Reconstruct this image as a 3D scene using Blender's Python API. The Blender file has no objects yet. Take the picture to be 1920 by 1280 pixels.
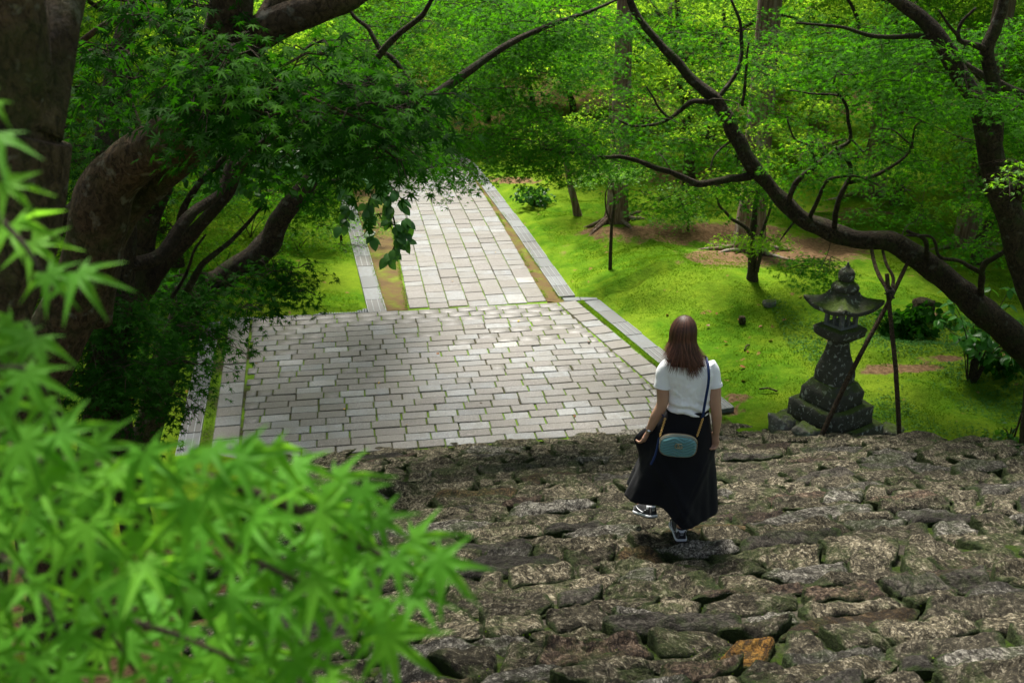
import bpy, bmesh, math, random
import numpy as np
from mathutils import Vector, Matrix, noise as mnoise

SC = bpy.context.scene
COL = SC.collection
R = math.radians
rng = np.random.default_rng(11)
random.seed(11)

# ------------------------------------------------------------------ camera, sky, sun, exposure
H = 5.8                      # eye height above the paved landing (z = 0)
PITCH = 21.5
FPX = 1950.0
cam = bpy.data.cameras.new('camera')
cam.sensor_width = 36.0
cam.lens = FPX / 1920.0 * 36.0
cam.clip_start = 0.05
cam.clip_end = 600
cam.dof.use_dof = True
cam.dof.focus_distance = 7.4
cam.dof.aperture_fstop = 5.6
camo = bpy.data.objects.new('camera', cam)
camo.location = (0, 0, H)
camo.rotation_euler = (R(90 - PITCH), 0, 0)
COL.objects.link(camo)
SC.camera = camo

SUN_EL, SUN_AZ = 60.0, -12.0          # azimuth from +Y, negative = to the left
wd = bpy.data.worlds.new('World')
SC.world = wd
wd.use_nodes = True
nt = wd.node_tree
sky = nt.nodes.new('ShaderNodeTexSky')
sky.sky_type = 'NISHITA'
sky.sun_disc = False
sky.sun_elevation = R(SUN_EL)
sky.sun_rotation = R(SUN_AZ)
sky.dust_density = 3.0
soft = nt.nodes.new('ShaderNodeHueSaturation')        # thin bright cloud: a paler blue
soft.inputs['Saturation'].default_value = 0.6
nt.links.new(sky.outputs[0], soft.inputs['Color'])
nt.links.new(soft.outputs[0], nt.nodes['Background'].inputs[0])
nt.nodes['Background'].inputs[1].default_value = 0.065
sun = bpy.data.lights.new('sun', 'SUN')
sun.energy = 4.3
sun.angle = R(13)
sun.color = (1.0, 0.95, 0.86)
suno = bpy.data.objects.new('sun', sun)
sd = Vector((math.sin(R(SUN_AZ)) * math.cos(R(SUN_EL)), math.cos(R(SUN_AZ)) * math.cos(R(SUN_EL)), math.sin(R(SUN_EL))))
suno.rotation_euler = sd.to_track_quat('Z', 'Y').to_euler()
suno.location = (0, 0, 40)
COL.objects.link(suno)
SC.view_settings.view_transform = 'Standard'
SC.view_settings.look = 'None'
SC.view_settings.exposure = 1.5
SC.view_settings.gamma = 1.0
SC.view_settings.use_curve_mapping = False
SC.cycles.use_denoising = True
SC.cycles.max_bounces = 8
SC.cycles.transmission_bounces = 6
SC.cycles.transparent_max_bounces = 8

# ------------------------------------------------------------------ helpers
cp, sp = math.cos(R(PITCH)), math.sin(R(PITCH))

def ray(u, v):
    a = (u - 960) / FPX
    b = -(v - 640) / FPX
    return np.array([a, cp + b * sp, -sp + b * cp])

def at_y(u, v, y):
    d = ray(u, v)
    return d * (y / d[1]) + np.array([0, 0, H])

def at_z(u, v, z=0.0):
    d = ray(u, v)
    return d * ((z - H) / d[2]) + np.array([0, 0, H])

def to_px(p):
    q = np.asarray(p, float) - np.array([0, 0, H])
    dep = q[..., 1] * cp - q[..., 2] * sp
    up = q[..., 1] * sp + q[..., 2] * cp
    return np.stack([960 + FPX * q[..., 0] / dep, 640 - FPX * up / dep], -1)

def hash3(ix, iy, iz, seed):
    n = (ix * 374761393 + iy * 668265263 + iz * 2147483647 + seed * 1274126177) & 0xFFFFFFFF
    n = ((n ^ (n >> 13)) * 1274126177) & 0xFFFFFFFF
    n = ((n ^ (n >> 16)) * 2246822519) & 0xFFFFFFFF
    return ((n ^ (n >> 15)) & 0xFFFF) / 65535.0

def vnoise(p, seed=0):
    p = np.asarray(p, float)
    i = np.floor(p).astype(np.int64)
    f = p - i
    f = f * f * (3 - 2 * f)
    out = 0
    for dx in (0, 1):
        wx = f[..., 0] if dx else 1 - f[..., 0]
        for dy in (0, 1):
            wy = f[..., 1] if dy else 1 - f[..., 1]
            for dz in (0, 1):
                wz = f[..., 2] if dz else 1 - f[..., 2]
                out = out + wx * wy * wz * hash3(i[..., 0] + dx, i[..., 1] + dy, i[..., 2] + dz, seed)
    return out * 2 - 1

def fbm(p, oct=3, seed=0):
    p = np.asarray(p, float)
    a, s = 1.0, 0
    for k in range(oct):
        s = s + a * vnoise(p * 2 ** k, seed + k)
        a *= 0.5
    return s

def smooth(a, b, x):
    t = np.clip((x - a) / (b - a), 0, 1)
    return t * t * (3 - 2 * t)

def tag(o, label=None, cat=None, group=None, kind=None):
    if label: o['label'] = label
    if cat: o['category'] = cat
    if group: o['group'] = group
    if kind: o['kind'] = kind
    return o

def empty(name, loc=(0, 0, 0), rz=0.0):
    o = bpy.data.objects.new(name, None)
    o.empty_display_size = 0.1
    o.location = loc
    o.rotation_euler = (0, 0, rz)
    COL.objects.link(o)
    return o

def mesh_obj(name, me, mat=None, parent=None):
    o = bpy.data.objects.new(name, me)
    COL.objects.link(o)
    if mat is not None and len(me.materials) == 0:
        me.materials.append(mat)
    if parent is not None:
        o.parent = parent
    return o

def np_mesh(name, V, F, smooth_shade=False, rnd=None):
    """V (n,3), F (m,k) with k = 3 or 4"""
    V = np.ascontiguousarray(V, np.float32)
    F = np.ascontiguousarray(F, np.int32)
    me = bpy.data.meshes.new(name)
    k = F.shape[1]
    me.vertices.add(len(V)); me.vertices.foreach_set('co', V.ravel())
    me.loops.add(F.size); me.loops.foreach_set('vertex_index', F.ravel())
    me.polygons.add(len(F))
    me.polygons.foreach_set('loop_start', np.arange(0, F.size, k, dtype=np.int32))
    me.polygons.foreach_set('loop_total', np.full(len(F), k, np.int32))
    if smooth_shade:
        me.polygons.foreach_set('use_smooth', np.ones(len(F), bool))
    if rnd is not None:
        a = me.attributes.new('rnd', 'FLOAT', 'POINT')
        a.data.foreach_set('value', np.ascontiguousarray(rnd, np.float32))
    me.update(calc_edges=True)
    return me

def bm_obj(name, bm, mat=None, parent=None, sm=False):
    me = bpy.data.meshes.new(name)
    bmesh.ops.recalc_face_normals(bm, faces=bm.faces)
    bm.to_mesh(me); bm.free()
    if sm:
        for p in me.polygons: p.use_smooth = True
    return mesh_obj(name, me, mat, parent)

class Acc:
    """collects triangle/quad soup (quads stored as two triangles)"""
    def __init__(s): s.V = []; s.F = []; s.Rn = []; s.n = 0
    def add(s, V, F, r=None):
        V = np.asarray(V, float); F = np.asarray(F, int)
        if F.shape[1] == 4:
            F = np.concatenate([F[:, [0, 1, 2]], F[:, [0, 2, 3]]])
        s.V.append(V); s.F.append(F + s.n); s.n += len(V)
        s.Rn.append(np.full(len(V), random.random()) if r is None else np.broadcast_to(r, (len(V),)))
    def build(s, name, mat, parent=None, sm=False):
        me = np_mesh(name, np.concatenate(s.V), np.concatenate(s.F), sm, np.concatenate(s.Rn))
        return mesh_obj(name, me, mat, parent)

def spline(P, n):
    P = np.asarray(P, float)
    if len(P) == 2:
        t = np.linspace(0, 1, n)[:, None]
        return P[0] * (1 - t) + P[1] * t
    Q = np.vstack([2 * P[0] - P[1], P, 2 * P[-1] - P[-2]])
    ts = np.linspace(0, len(P) - 1 - 1e-9, n)
    out = []
    for t in ts:
        i = int(t); f = t - i
        a, b, c, d = Q[i], Q[i + 1], Q[i + 2], Q[i + 3]
        out.append(0.5 * (2 * b + (c - a) * f + (2 * a - 5 * b + 4 * c - d) * f * f + (3 * b - a - 3 * c + d) * f ** 3))
    return np.array(out)

def tube(P, rad, sides=8, lump=0.0, seed=0, cap=True, flat=None):
    """tube mesh along P (n,3) with radii rad; returns V, F(quads)"""
    P = np.asarray(P, float); n = len(P)
    rad = np.broadcast_to(np.asarray(rad, float), (n,))
    T = np.gradient(P, axis=0)
    T /= np.linalg.norm(T, axis=1)[:, None] + 1e-12
    ref = np.array([0, 0, 1.0]) if abs(T[0][2]) < 0.9 else np.array([1.0, 0, 0])
    N = []
    a = np.cross(T[0], ref); a /= np.linalg.norm(a)
    for i in range(n):
        a = a - T[i] * a.dot(T[i]); a /= np.linalg.norm(a) + 1e-12
        N.append(a)
    N = np.array(N); B = np.cross(T, N)
    th = np.linspace(0, 2 * np.pi, sides, endpoint=False)
    ring = N[:, None, :] * np.cos(th)[None, :, None] + B[:, None, :] * np.sin(th)[None, :, None] * (1 if flat is None else flat)
    r = rad[:, None, None]
    V = P[:, None, :] + ring * r
    if lump:
        V = V + ring * r * lump * fbm(V / (rad.max() * 1.6), 3, seed)[..., None]
    V = V.reshape(-1, 3)
    i = np.arange(n - 1)[:, None] * sides; j = np.arange(sides)[None, :]
    jn = (j + 1) % sides
    F = np.stack([i + j, i + jn, i + sides + jn, i + sides + j], -1).reshape(-1, 4)
    if cap:
        V = np.vstack([V, P[0], P[-1]])
        c0, c1 = n * sides, n * sides + 1
        j = np.arange(sides); jn = (j + 1) % sides
        F = np.vstack([F, np.stack([jn, j, np.full(sides, c0), np.full(sides, c0)], -1),
                       np.stack([(n - 1) * sides + j, (n - 1) * sides + jn, np.full(sides, c1), np.full(sides, c1)], -1)])
    return V, F

def tri_fix(F):
    """quads (with possible repeated last index) to triangles"""
    F = np.asarray(F)
    T = np.concatenate([F[:, [0, 1, 2]], F[:, [0, 2, 3]]])
    return T[T[:, 1] != T[:, 2]] if False else T[(T[:, 0] != T[:, 1]) & (T[:, 1] != T[:, 2]) & (T[:, 0] != T[:, 2])]

def tube_acc(acc, P, rad, sides=8, lump=0.0, seed=0, **k):
    V, F = tube(P, rad, sides, lump, seed, **k)
    acc.add(V, tri_fix(F))

# ------------------------------------------------------------------ materials
class NT:
    def __init__(s, name):
        s.m = bpy.data.materials.new(name); s.m.use_nodes = True
        s.t = s.m.node_tree; s.b = s.t.nodes['Principled BSDF']; s.out = s.t.nodes['Material Output']
    def n(s, typ, **kw):
        nd = s.t.nodes.new(typ)
        for k, v in kw.items():
            if k.startswith('i_'):
                key = k[2:]
                nd.inputs[int(key) if key.isdigit() else key.replace('_', ' ')].default_value = v
            else:
                setattr(nd, k, v)
        return nd
    def l(s, a, b): s.t.links.new(a, b)
    def coords(s, kind='Object', scale=(1, 1, 1), rot=(0, 0, 0), warp_obj=False):
        tc = s.n('ShaderNodeTexCoord')
        mp = s.n('ShaderNodeMapping'); mp.inputs['Scale'].default_value = scale; mp.inputs['Rotation'].default_value = rot
        src = tc.outputs[kind]
        if warp_obj:
            oi = s.n('ShaderNodeObjectInfo')
            mul = s.n('ShaderNodeVectorMath', operation='SCALE'); mul.inputs[0].default_value = (17.0, 31.0, 7.0)
            s.l(oi.outputs['Random'], mul.inputs['Scale'])
            ad = s.n('ShaderNodeVectorMath', operation='ADD'); s.l(src, ad.inputs[0]); s.l(mul.outputs[0], ad.inputs[1]); src = ad.outputs[0]
        s.l(src, mp.inputs[0])
        return mp.outputs[0]
    def noise(s, vec, scale, detail=4, rough=0.55, dist=0.0):
        nd = s.n('ShaderNodeTexNoise'); nd.inputs['Scale'].default_value = scale; nd.inputs['Detail'].default_value = detail
        nd.inputs['Roughness'].default_value = rough; nd.inputs['Distortion'].default_value = dist
        if vec is not None: s.l(vec, nd.inputs['Vector'])
        return nd.outputs['Fac']
    def ramp(s, fac, stops):
        nd = s.n('ShaderNodeValToRGB'); e = nd.color_ramp.elements
        while len(e) > 1: e.remove(e[-1])
        e[0].position = stops[0][0]; e[0].color = c4(stops[0][1])
        for p, c in stops[1:]:
            x = e.new(p); x.color = c4(c)
        s.l(fac, nd.inputs[0]); return nd.outputs[0]
    def mix(s, fac, a, b, mode='MIX'):
        nd = s.n('ShaderNodeMix', data_type='RGBA', blend_type=mode)
        for val, idx in ((fac, 0), (a, 6), (b, 7)):
            if hasattr(val, 'is_output'): s.l(val, nd.inputs[idx])
            else: nd.inputs[idx].default_value = val if idx == 0 else c4(val)
        return nd.outputs[2]
    def math(s, op, a, b=0.0, clamp=False):
        nd = s.n('ShaderNodeMath', operation=op, use_clamp=clamp)
        for i, val in enumerate((a, b)):
            if hasattr(val, 'is_output'): s.l(val, nd.inputs[i])
            else: nd.inputs[i].default_value = val
        return nd.outputs[0]
    def bump(s, h, strength=0.5, dist=0.02, prev=None):
        nd = s.n('ShaderNodeBump'); nd.inputs['Strength'].default_value = strength; nd.inputs['Distance'].default_value = dist
        s.l(h, nd.inputs['Height'])
        if prev is not None: s.l(prev, nd.inputs['Normal'])
        return nd.outputs[0]
    def fin(s, col=None, rough=None, nrm=None, spec=None):
        for val, key in ((col, 'Base Color'), (rough, 'Roughness'), (nrm, 'Normal'), (spec, 'Specular IOR Level')):
            if val is None: continue
            if hasattr(val, 'is_output'): s.l(val, s.b.inputs[key])
            else: s.b.inputs[key].default_value = c4(val) if key == 'Base Color' else val
        return s.m

def c4(c): return (c, c, c, 1) if isinstance(c, (int, float)) else (tuple(c) + (1,))[:4]

def m_leaf(name, base, trans, tmix=0.45, rough=0.5, spec=0.18):
    t = NT(name)
    at = t.n('ShaderNodeAttribute', attribute_name='rnd')
    dark = tuple(x * 0.62 for x in base); lite = (min(1, base[0] * 1.75), base[1] * 1.32, base[2] * 1.25)
    c = t.ramp(at.outputs['Fac'], [(0.0, dark), (0.55, base), (1.0, lite)])
    tr = t.n('ShaderNodeBsdfTranslucent')
    c2 = t.ramp(at.outputs['Fac'], [(0.0, tuple(x * 0.7 for x in trans)), (1.0, (trans[0] * 1.35, trans[1] * 1.15, trans[2]))])
    t.l(c2, tr.inputs[0])
    t.fin(c, rough, None, spec)
    mx = t.n('ShaderNodeMixShader'); mx.inputs[0].default_value = tmix
    t.l(t.b.outputs[0], mx.inputs[1]); t.l(tr.outputs[0], mx.inputs[2]); t.l(mx.outputs[0], t.out.inputs[0])
    return t.m

def m_bark(name, dark, light, lichen=0.35, moss=0.3, scale=1.0):
    t = NT(name)
    v = t.coords('Object', (1, 1, 0.75))
    v2 = t.coords('Object')
    a = t.noise(v, 38 * scale, 7, 0.7, 0.8)
    b = t.noise(v2, 5 * scale, 4, 0.6)
    col = t.mix(t.ramp(a, [(0.41, 0.0), (0.58, 1.0)]), dark, light)
    col = t.mix(t.ramp(t.noise(v2, 3.2, 4, 0.6), [(0.42, 0.0), (0.62, 0.55)]), col, dark)
    spots = t.ramp(t.noise(v2, 13 * scale, 3, 0.55), [(0.60, 0.0), (0.70, lichen)])
    col = t.mix(spots, col, (0.30, 0.30, 0.24))
    mo = t.ramp(b, [(0.50, 0.0), (0.66, moss)])
    col = t.mix(mo, col, (0.05, 0.075, 0.018))
    n = t.bump(a, 1.0, 0.06); n = t.bump(t.noise(v2, 70, 4), 0.6, 0.01, n); n = t.bump(b, 0.5, 0.05, n)
    return t.fin(col, 0.85, n, 0.2)

def m_plain(name, c, rough=0.6, metal=0.0, bscale=0, bstr=0.2, var=0.15, spec=0.4):
    t = NT(name)
    v = t.coords('Object')
    f = t.noise(v, bscale or 30, 4)
    col = t.mix(f, tuple(x * (1 - var) for x in c), tuple(min(1, x * (1 + var)) for x in c))
    t.b.inputs['Metallic'].default_value = metal
    n = t.bump(f, bstr, 0.004) if bscale else None
    return t.fin(col, rough, n, spec)

M = {}
M['maple'] = m_leaf('maple_leaf', (0.026, 0.102, 0.004), (0.08, 0.34, 0.005), 0.42, 0.7, 0.05)  # green darkened so these crowns read as shaded against the far leaves
M['maple_dark'] = m_leaf('maple_leaf_shaded', (0.012, 0.055, 0.004), (0.035, 0.19, 0.004), 0.38, 0.65, 0.04)  # same leaf with shade put into its colour
M['maple_light'] = m_leaf('maple_leaf_young', (0.075, 0.22, 0.012), (0.22, 0.55, 0.015), 0.48)
M['maple_bg'] = m_leaf('maple_leaf_far', (0.100, 0.235, 0.014), (0.36, 0.68, 0.03), 0.46, 0.8, 0.04)  # same leaf lifted and yellowed to read as sunlit
M['maple_bg2'] = m_leaf('maple_leaf_far_blue', (0.042, 0.150, 0.008), (0.15, 0.46, 0.010), 0.42, 0.8, 0.04)
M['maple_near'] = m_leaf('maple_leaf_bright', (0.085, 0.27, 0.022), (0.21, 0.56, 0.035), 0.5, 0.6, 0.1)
M['oval'] = m_leaf('oval_leaf', (0.030, 0.11, 0.018), (0.09, 0.30, 0.015), 0.35, 0.38, 0.35)
M['hydr'] = m_leaf('broad_leaf', (0.05, 0.20, 0.022), (0.14, 0.45, 0.02), 0.38, 0.4, 0.3)
M['conifer'] = m_leaf('conifer_needle', (0.03, 0.085, 0.022), (0.08, 0.2, 0.03), 0.3)
M['bark'] = m_bark('maple_bark', (0.036, 0.024, 0.013), (0.135, 0.092, 0.054), 0.55, 0.45)
M['bark_dark'] = m_bark('dark_bark', (0.020, 0.014, 0.009), (0.080, 0.056, 0.033), 0.25, 0.5)
M['bark_twig'] = m_bark('twig_bark', (0.03, 0.022, 0.014), (0.10, 0.075, 0.045), 0.15, 0.3, 2.0)

def m_cedar():
    t = NT('cedar_bark')
    v = t.coords('Object', (1, 1, 0.06)); v2 = t.coords('Object')
    a = t.noise(v, 22, 5, 0.65, 0.3)
    col = t.ramp(a, [(0.3, (0.05, 0.030, 0.020)), (0.5, (0.15, 0.098, 0.068)), (0.68, (0.26, 0.21, 0.17))])
    col = t.mix(t.ramp(t.noise(v2, 3.0, 3), [(0.54, 0.0), (0.68, 0.45)]), col, (0.36, 0.37, 0.33))
    return t.fin(col, 0.9, t.bump(a, 0.9, 0.03), 0.15)
M['cedar'] = m_cedar()

def m_ground():
    t = NT('moss')
    v = t.coords('Object')
    at = t.n('ShaderNodeAttribute', attribute_name='dirt').outputs['Fac']
    big = t.noise(v, 0.55, 4, 0.6)
    mid = t.noise(v, 3.2, 5, 0.65)
    fine = t.noise(v, 60, 4, 0.7)
    moss = t.ramp(mid, [(0.25, (0.030, 0.080, 0.005)), (0.5, (0.068, 0.155, 0.008)), (0.75, (0.150, 0.225, 0.012))])
    moss = t.mix(t.ramp(big, [(0.42, 0.0), (0.62, 0.6)]), moss, (0.20, 0.27, 0.02))
    moss = t.mix(t.ramp(fine, [(0.3, 0.55), (0.6, 0.0)]), moss, (0.035, 0.08, 0.01))
    brown = t.ramp(t.noise(v, 14, 5, 0.7), [(0.3, (0.06, 0.038, 0.020)), (0.55, (0.16, 0.10, 0.055)), (0.8, (0.26, 0.18, 0.11))])
    patch = t.ramp(t.math('ADD', t.math('MULTIPLY', at, 1.0), t.math('MULTIPLY', t.math('SUBTRACT', mid, 0.5), 1.3)), [(0.42, 0.0), (0.60, 1.0)])
    specks = t.ramp(t.noise(v, 5.5, 2, 0.5), [(0.70, 0.0), (0.74, 0.9)])
    col = t.mix(specks, moss, (0.20, 0.12, 0.05))
    col = t.mix(patch, col, brown)
    n = t.bump(t.noise(v, 9, 4), 0.5, 0.06); n = t.bump(fine, 0.8, 0.02, n)
    return t.fin(col, 1.0, n, 0.0)
M['ground'] = m_ground()

def m_stone(name, tint, dark, light, moss=0.6):
    t = NT(name)
    oi = t.n('ShaderNodeObjectInfo').outputs['Random']
    v0 = t.coords('Object', (1, 1, 1), (0, 0, 0), True)
    vr = t.n('ShaderNodeVectorRotate', rotation_type='Z_AXIS'); t.l(v0, vr.inputs['Vector']); t.l(t.math('MULTIPLY', t.math('SUBTRACT', oi, 0.5), 5.0), vr.inputs['Angle'])
    mp_ = t.n('ShaderNodeMapping'); mp_.inputs['Scale'].default_value = (0.75, 1.2, 1.3); t.l(vr.outputs[0], mp_.inputs[0]); vs = mp_.outputs[0]
    a = t.noise(vs, 17, 8, 0.76, 1.4)
    b = t.noise(v0, 42, 5, 0.78)
    cr = t.math('MULTIPLY', t.math('ABSOLUTE', t.math('SUBTRACT', t.noise(vs, 13, 5, 0.62, 0.8), 0.5)), 4.0, True)
    cr2 = t.math('MULTIPLY', t.math('ABSOLUTE', t.math('SUBTRACT', t.noise(vs, 7, 4, 0.6, 1.5), 0.5)), 5.0, True)
    c = t.noise(v0, 3.5, 3, 0.6)
    r2 = t.math('FRACT', t.math('MULTIPLY', oi, 37.7))
    base = t.mix(oi, tint[0], tint[1])
    base = t.mix(1.0, base, t.ramp(r2, [(0.0, 0.45), (0.5, 0.85), (1.0, 1.5)]), 'MULTIPLY')
    light = t.mix(1.0, light, t.ramp(r2, [(0.0, 0.55), (0.5, 0.9), (1.0, 1.25)]), 'MULTIPLY')
    col = t.mix(t.ramp(a, [(0.40, 1.0), (0.50, 0.0)]), base, dark)
    col = t.mix(t.ramp(t.math('ADD', t.math('MULTIPLY', a, 0.55), t.math('MULTIPLY', b, 0.45)), [(0.52, 0.0), (0.575, 0.85)]), col, light)
    col = t.mix(t.ramp(cr, [(0.03, 0.85), (0.20, 0.0)]), col, dark)
    col = t.mix(t.ramp(cr2, [(0.02, 0.8), (0.12, 0.0)]), col, dark)
    col = t.mix(t.ramp(b, [(0.35, 0.55), (0.48, 0.0)]), col, (0.02, 0.018, 0.014))
    mo = t.math('MULTIPLY', t.ramp(t.math('ADD', t.math('MULTIPLY', c, 0.75), t.math('MULTIPLY', t.noise(v0, 26, 4), 0.3)), [(0.53, 0.0), (0.63, 1.0)]), moss)
    col = t.mix(mo, col, t.ramp(b, [(0.35, (0.018, 0.032, 0.005)), (0.7, (0.065, 0.105, 0.012))]))
    at = t.n('ShaderNodeAttribute', attribute_name='rnd').outputs['Fac']     # 1 in the joints
    edge = t.ramp(t.math('ADD', at, t.math('MULTIPLY', t.math('SUBTRACT', t.noise(v0, 12, 4), 0.5), 1.1)), [(0.42, 0.0), (0.70, 0.9)])
    col = t.mix(edge, col, t.ramp(b, [(0.3, (0.012, 0.020, 0.005)), (0.7, (0.05, 0.085, 0.012))]))
    n = t.bump(a, 1.0, 0.05); n = t.bump(cr, 0.8, 0.03, n); n = t.bump(b, 0.9, 0.018, n)
    return t.fin(col, 0.82, n, 0.25)
M['stone'] = m_stone('step_stone', ((0.140, 0.117, 0.068), (0.200, 0.170, 0.110)), (0.022, 0.018, 0.010), (0.60, 0.53, 0.38))
M['stone_pale'] = m_stone('pale_step_stone', ((0.17, 0.155, 0.122), (0.21, 0.196, 0.165)), (0.028, 0.024, 0.017), (0.60, 0.56, 0.47), 0.45)
M['stone_orange'] = m_stone('orange_step_stone', ((0.24, 0.115, 0.02), (0.25, 0.12, 0.022)), (0.035, 0.02, 0.012), (0.46, 0.25, 0.055), 0.2)
M['stone_red'] = m_stone('reddish_step_stone', ((0.105, 0.070, 0.044), (0.12, 0.08, 0.052)), (0.022, 0.015, 0.011), (0.33, 0.25, 0.18), 0.45)
M['stone_brown'] = m_stone('ochre_step_stone', ((0.10, 0.062, 0.024), (0.11, 0.068, 0.027)), (0.025, 0.018, 0.011), (0.30, 0.21, 0.11), 0.35)
M['stone_dark'] = m_stone('dark_smooth_stone', ((0.075, 0.064, 0.050), (0.095, 0.083, 0.066)), (0.018, 0.015, 0.011), (0.17, 0.155, 0.125), 0.4)

def m_bed():
    t = NT('joint_earth')
    v = t.coords('Object')
    a = t.noise(v, 40, 5, 0.7); c = t.noise(v, 4, 4)
    earth = t.ramp(a, [(0.3, (0.018, 0.015, 0.011)), (0.7, (0.085, 0.074, 0.058))])
    col = t.mix(t.ramp(c, [(0.42, 0.0), (0.56, 1.0)]), earth, t.ramp(a, [(0.3, (0.010, 0.019, 0.003)), (0.75, (0.040, 0.066, 0.007))]))
    return t.fin(col, 0.95, t.bump(a, 0.8, 0.02), 0.1)
M['bed'] = m_bed()

def m_joint():
    t = NT('mossy_joint')
    v = t.coords('Object')
    a = t.noise(v, 50, 5, 0.7); c = t.noise(v, 1.3, 4, 0.6)
    col = t.mix(t.ramp(c, [(0.40, 0.0), (0.58, 1.0)]), t.ramp(a, [(0.3, (0.022, 0.022, 0.010)), (0.7, (0.065, 0.058, 0.028))]),
                t.ramp(a, [(0.3, (0.06, 0.13, 0.008)), (0.7, (0.15, 0.26, 0.015))]))
    return t.fin(col, 0.95, t.bump(a, 0.8, 0.01), 0.1)
M['joint'] = m_joint()

def m_sett():
    t = NT('granite_sett')
    oi = t.n('ShaderNodeObjectInfo').outputs['Random']
    v = t.coords('Object', (1, 1, 1), (0, 0, 0), True)
    f = t.noise(v, 75, 3, 0.8); g = t.noise(v, 7, 4, 0.6)
    base = t.ramp(oi, [(0.0, (0.090, 0.080, 0.072)), (0.36, (0.120, 0.111, 0.102)), (0.60, (0.136, 0.132, 0.126)), (0.76, (0.128, 0.138, 0.147)), (0.95, (0.18, 0.192, 0.198)), (1.0, (0.26, 0.262, 0.258))])
    col = t.mix(t.ramp(f, [(0.36, 0.85), (0.48, 0.0)]), base, (0.055, 0.050, 0.045))
    col = t.mix(t.ramp(f, [(0.56, 0.0), (0.68, 0.7)]), col, (0.50, 0.47, 0.44))
    w_ = t.noise(t.coords('Generated') if False else t.n('ShaderNodeNewGeometry').outputs['Position'], 0.9, 5, 0.65)
    col = t.mix(t.ramp(g, [(0.35, 0.45), (0.55, 0.0)]), col, (0.08, 0.068, 0.050))
    col = t.mix(t.ramp(w_, [(0.42, 0.0), (0.60, 0.45)]), col, (0.105, 0.095, 0.075))
    return t.fin(col, t.ramp(g, [(0.3, 0.45), (0.7, 0.65)]), t.bump(f, 0.5, 0.006), 0.45)
M['sett'] = m_sett()

def m_strip():
    t = NT('mossy_concrete')
    v = t.coords('Object')
    a = t.noise(v, 2.2, 6, 0.65); b = t.noise(v, 45, 4, 0.7)
    col = t.ramp(t.math('ADD', t.math('MULTIPLY', a, 0.8), t.math('MULTIPLY', b, 0.2)),
                 [(0.36, (0.06, 0.038, 0.016)), (0.48, (0.095, 0.062, 0.022)), (0.54, (0.085, 0.080, 0.012)), (0.64, (0.11, 0.145, 0.010))])
    return t.fin(col, 0.9, t.bump(b, 0.6, 0.01), 0.15)
M['strip'] = m_strip()

def m_cover():
    t = NT('grey_drain_cover')
    oi = t.n('ShaderNodeObjectInfo').outputs['Random']
    v = t.coords('Object', (1, 1, 1), (0, 0, 0), True)
    a = t.noise(v, 20, 4); b = t.noise(v, 120, 2)
    base = t.ramp(oi, [(0.0, (0.060, 0.057, 0.053)), (0.5, (0.080, 0.092, 0.100)), (1.0, (0.125, 0.139, 0.148))])
    col = t.mix(t.ramp(a, [(0.4, 0.5), (0.65, 0.0)]), base, (0.075, 0.07, 0.062))
    return t.fin(col, 0.55, t.bump(b, 0.3, 0.003), 0.4)
M['cover'] = m_cover()
M['cover_line'] = m_plain('pale_joint_line', (0.20, 0.215, 0.22), 0.6)
M['slot'] = m_plain('dark_slot', (0.02, 0.02, 0.018), 0.9)

def m_lantern(name, base, lich=0.6, moss=0.7):
    t = NT(name)
    v = t.coords('Object')
    a = t.noise(v, 9, 6, 0.7); b = t.noise(v, 60, 4, 0.7); c = t.noise(v, 4, 3)
    col = t.mix(a, tuple(x * 0.35 for x in base), base)
    col = t.mix(t.ramp(t.noise(v, 16, 4, 0.6, 0.4), [(0.57, 0.0), (0.64, lich)]), col, (0.36, 0.38, 0.33))
    geo = t.n('ShaderNodeNewGeometry'); sx = t.n('ShaderNodeSeparateXYZ'); t.l(geo.outputs['Normal'], sx.inputs[0])
    up = t.math('MULTIPLY', t.math('ADD', t.math('MULTIPLY', sx.outputs['Z'], 0.5), c), moss)
    col = t.mix(t.ramp(up, [(0.52, 0.0), (0.68, 0.95)]), col, t.ramp(b, [(0.3, (0.03, 0.05, 0.008)), (0.7, (0.08, 0.12, 0.015))]))
    n = t.bump(a, 0.8, 0.03); n = t.bump(b, 0.6, 0.01, n)
    return t.fin(col, 0.88, n, 0.2)
M['lantern'] = m_lantern('weathered_lantern_stone', (0.095, 0.093, 0.072), 0.8, 0.68)
M['lantern_pale'] = m_lantern('grey_lantern_stone', (0.24, 0.25, 0.26), 0.4, 0.35)
M['boulder'] = m_lantern('boulder_stone', (0.20, 0.19, 0.165), 0.8, 0.7)
M['pole'] = m_bark('weathered_pole', (0.035, 0.022, 0.012), (0.13, 0.085, 0.05), 0.2, 0.1, 1.5)
M['rope'] = m_plain('dark_rope', (0.03, 0.025, 0.02), 0.9, 0, 80, 0.6)
# ------------------------------------------------------------------ layout of the place
YAW = R(9.0)
CY, SY = math.cos(YAW), math.sin(YAW)
OX, OY = -0.5, 16.15

def st(s, t, z=0.0):
    s = np.asarray(s, float); t = np.asarray(t, float)
    return np.stack([OX + s * CY - t * SY, OY + s * SY + t * CY, np.broadcast_to(z, s.shape)], -1)

def to_st(x, y):
    dx, dy = x - OX, y - OY
    return dx * CY + dy * SY, -dx * SY + dy * CY

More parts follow.
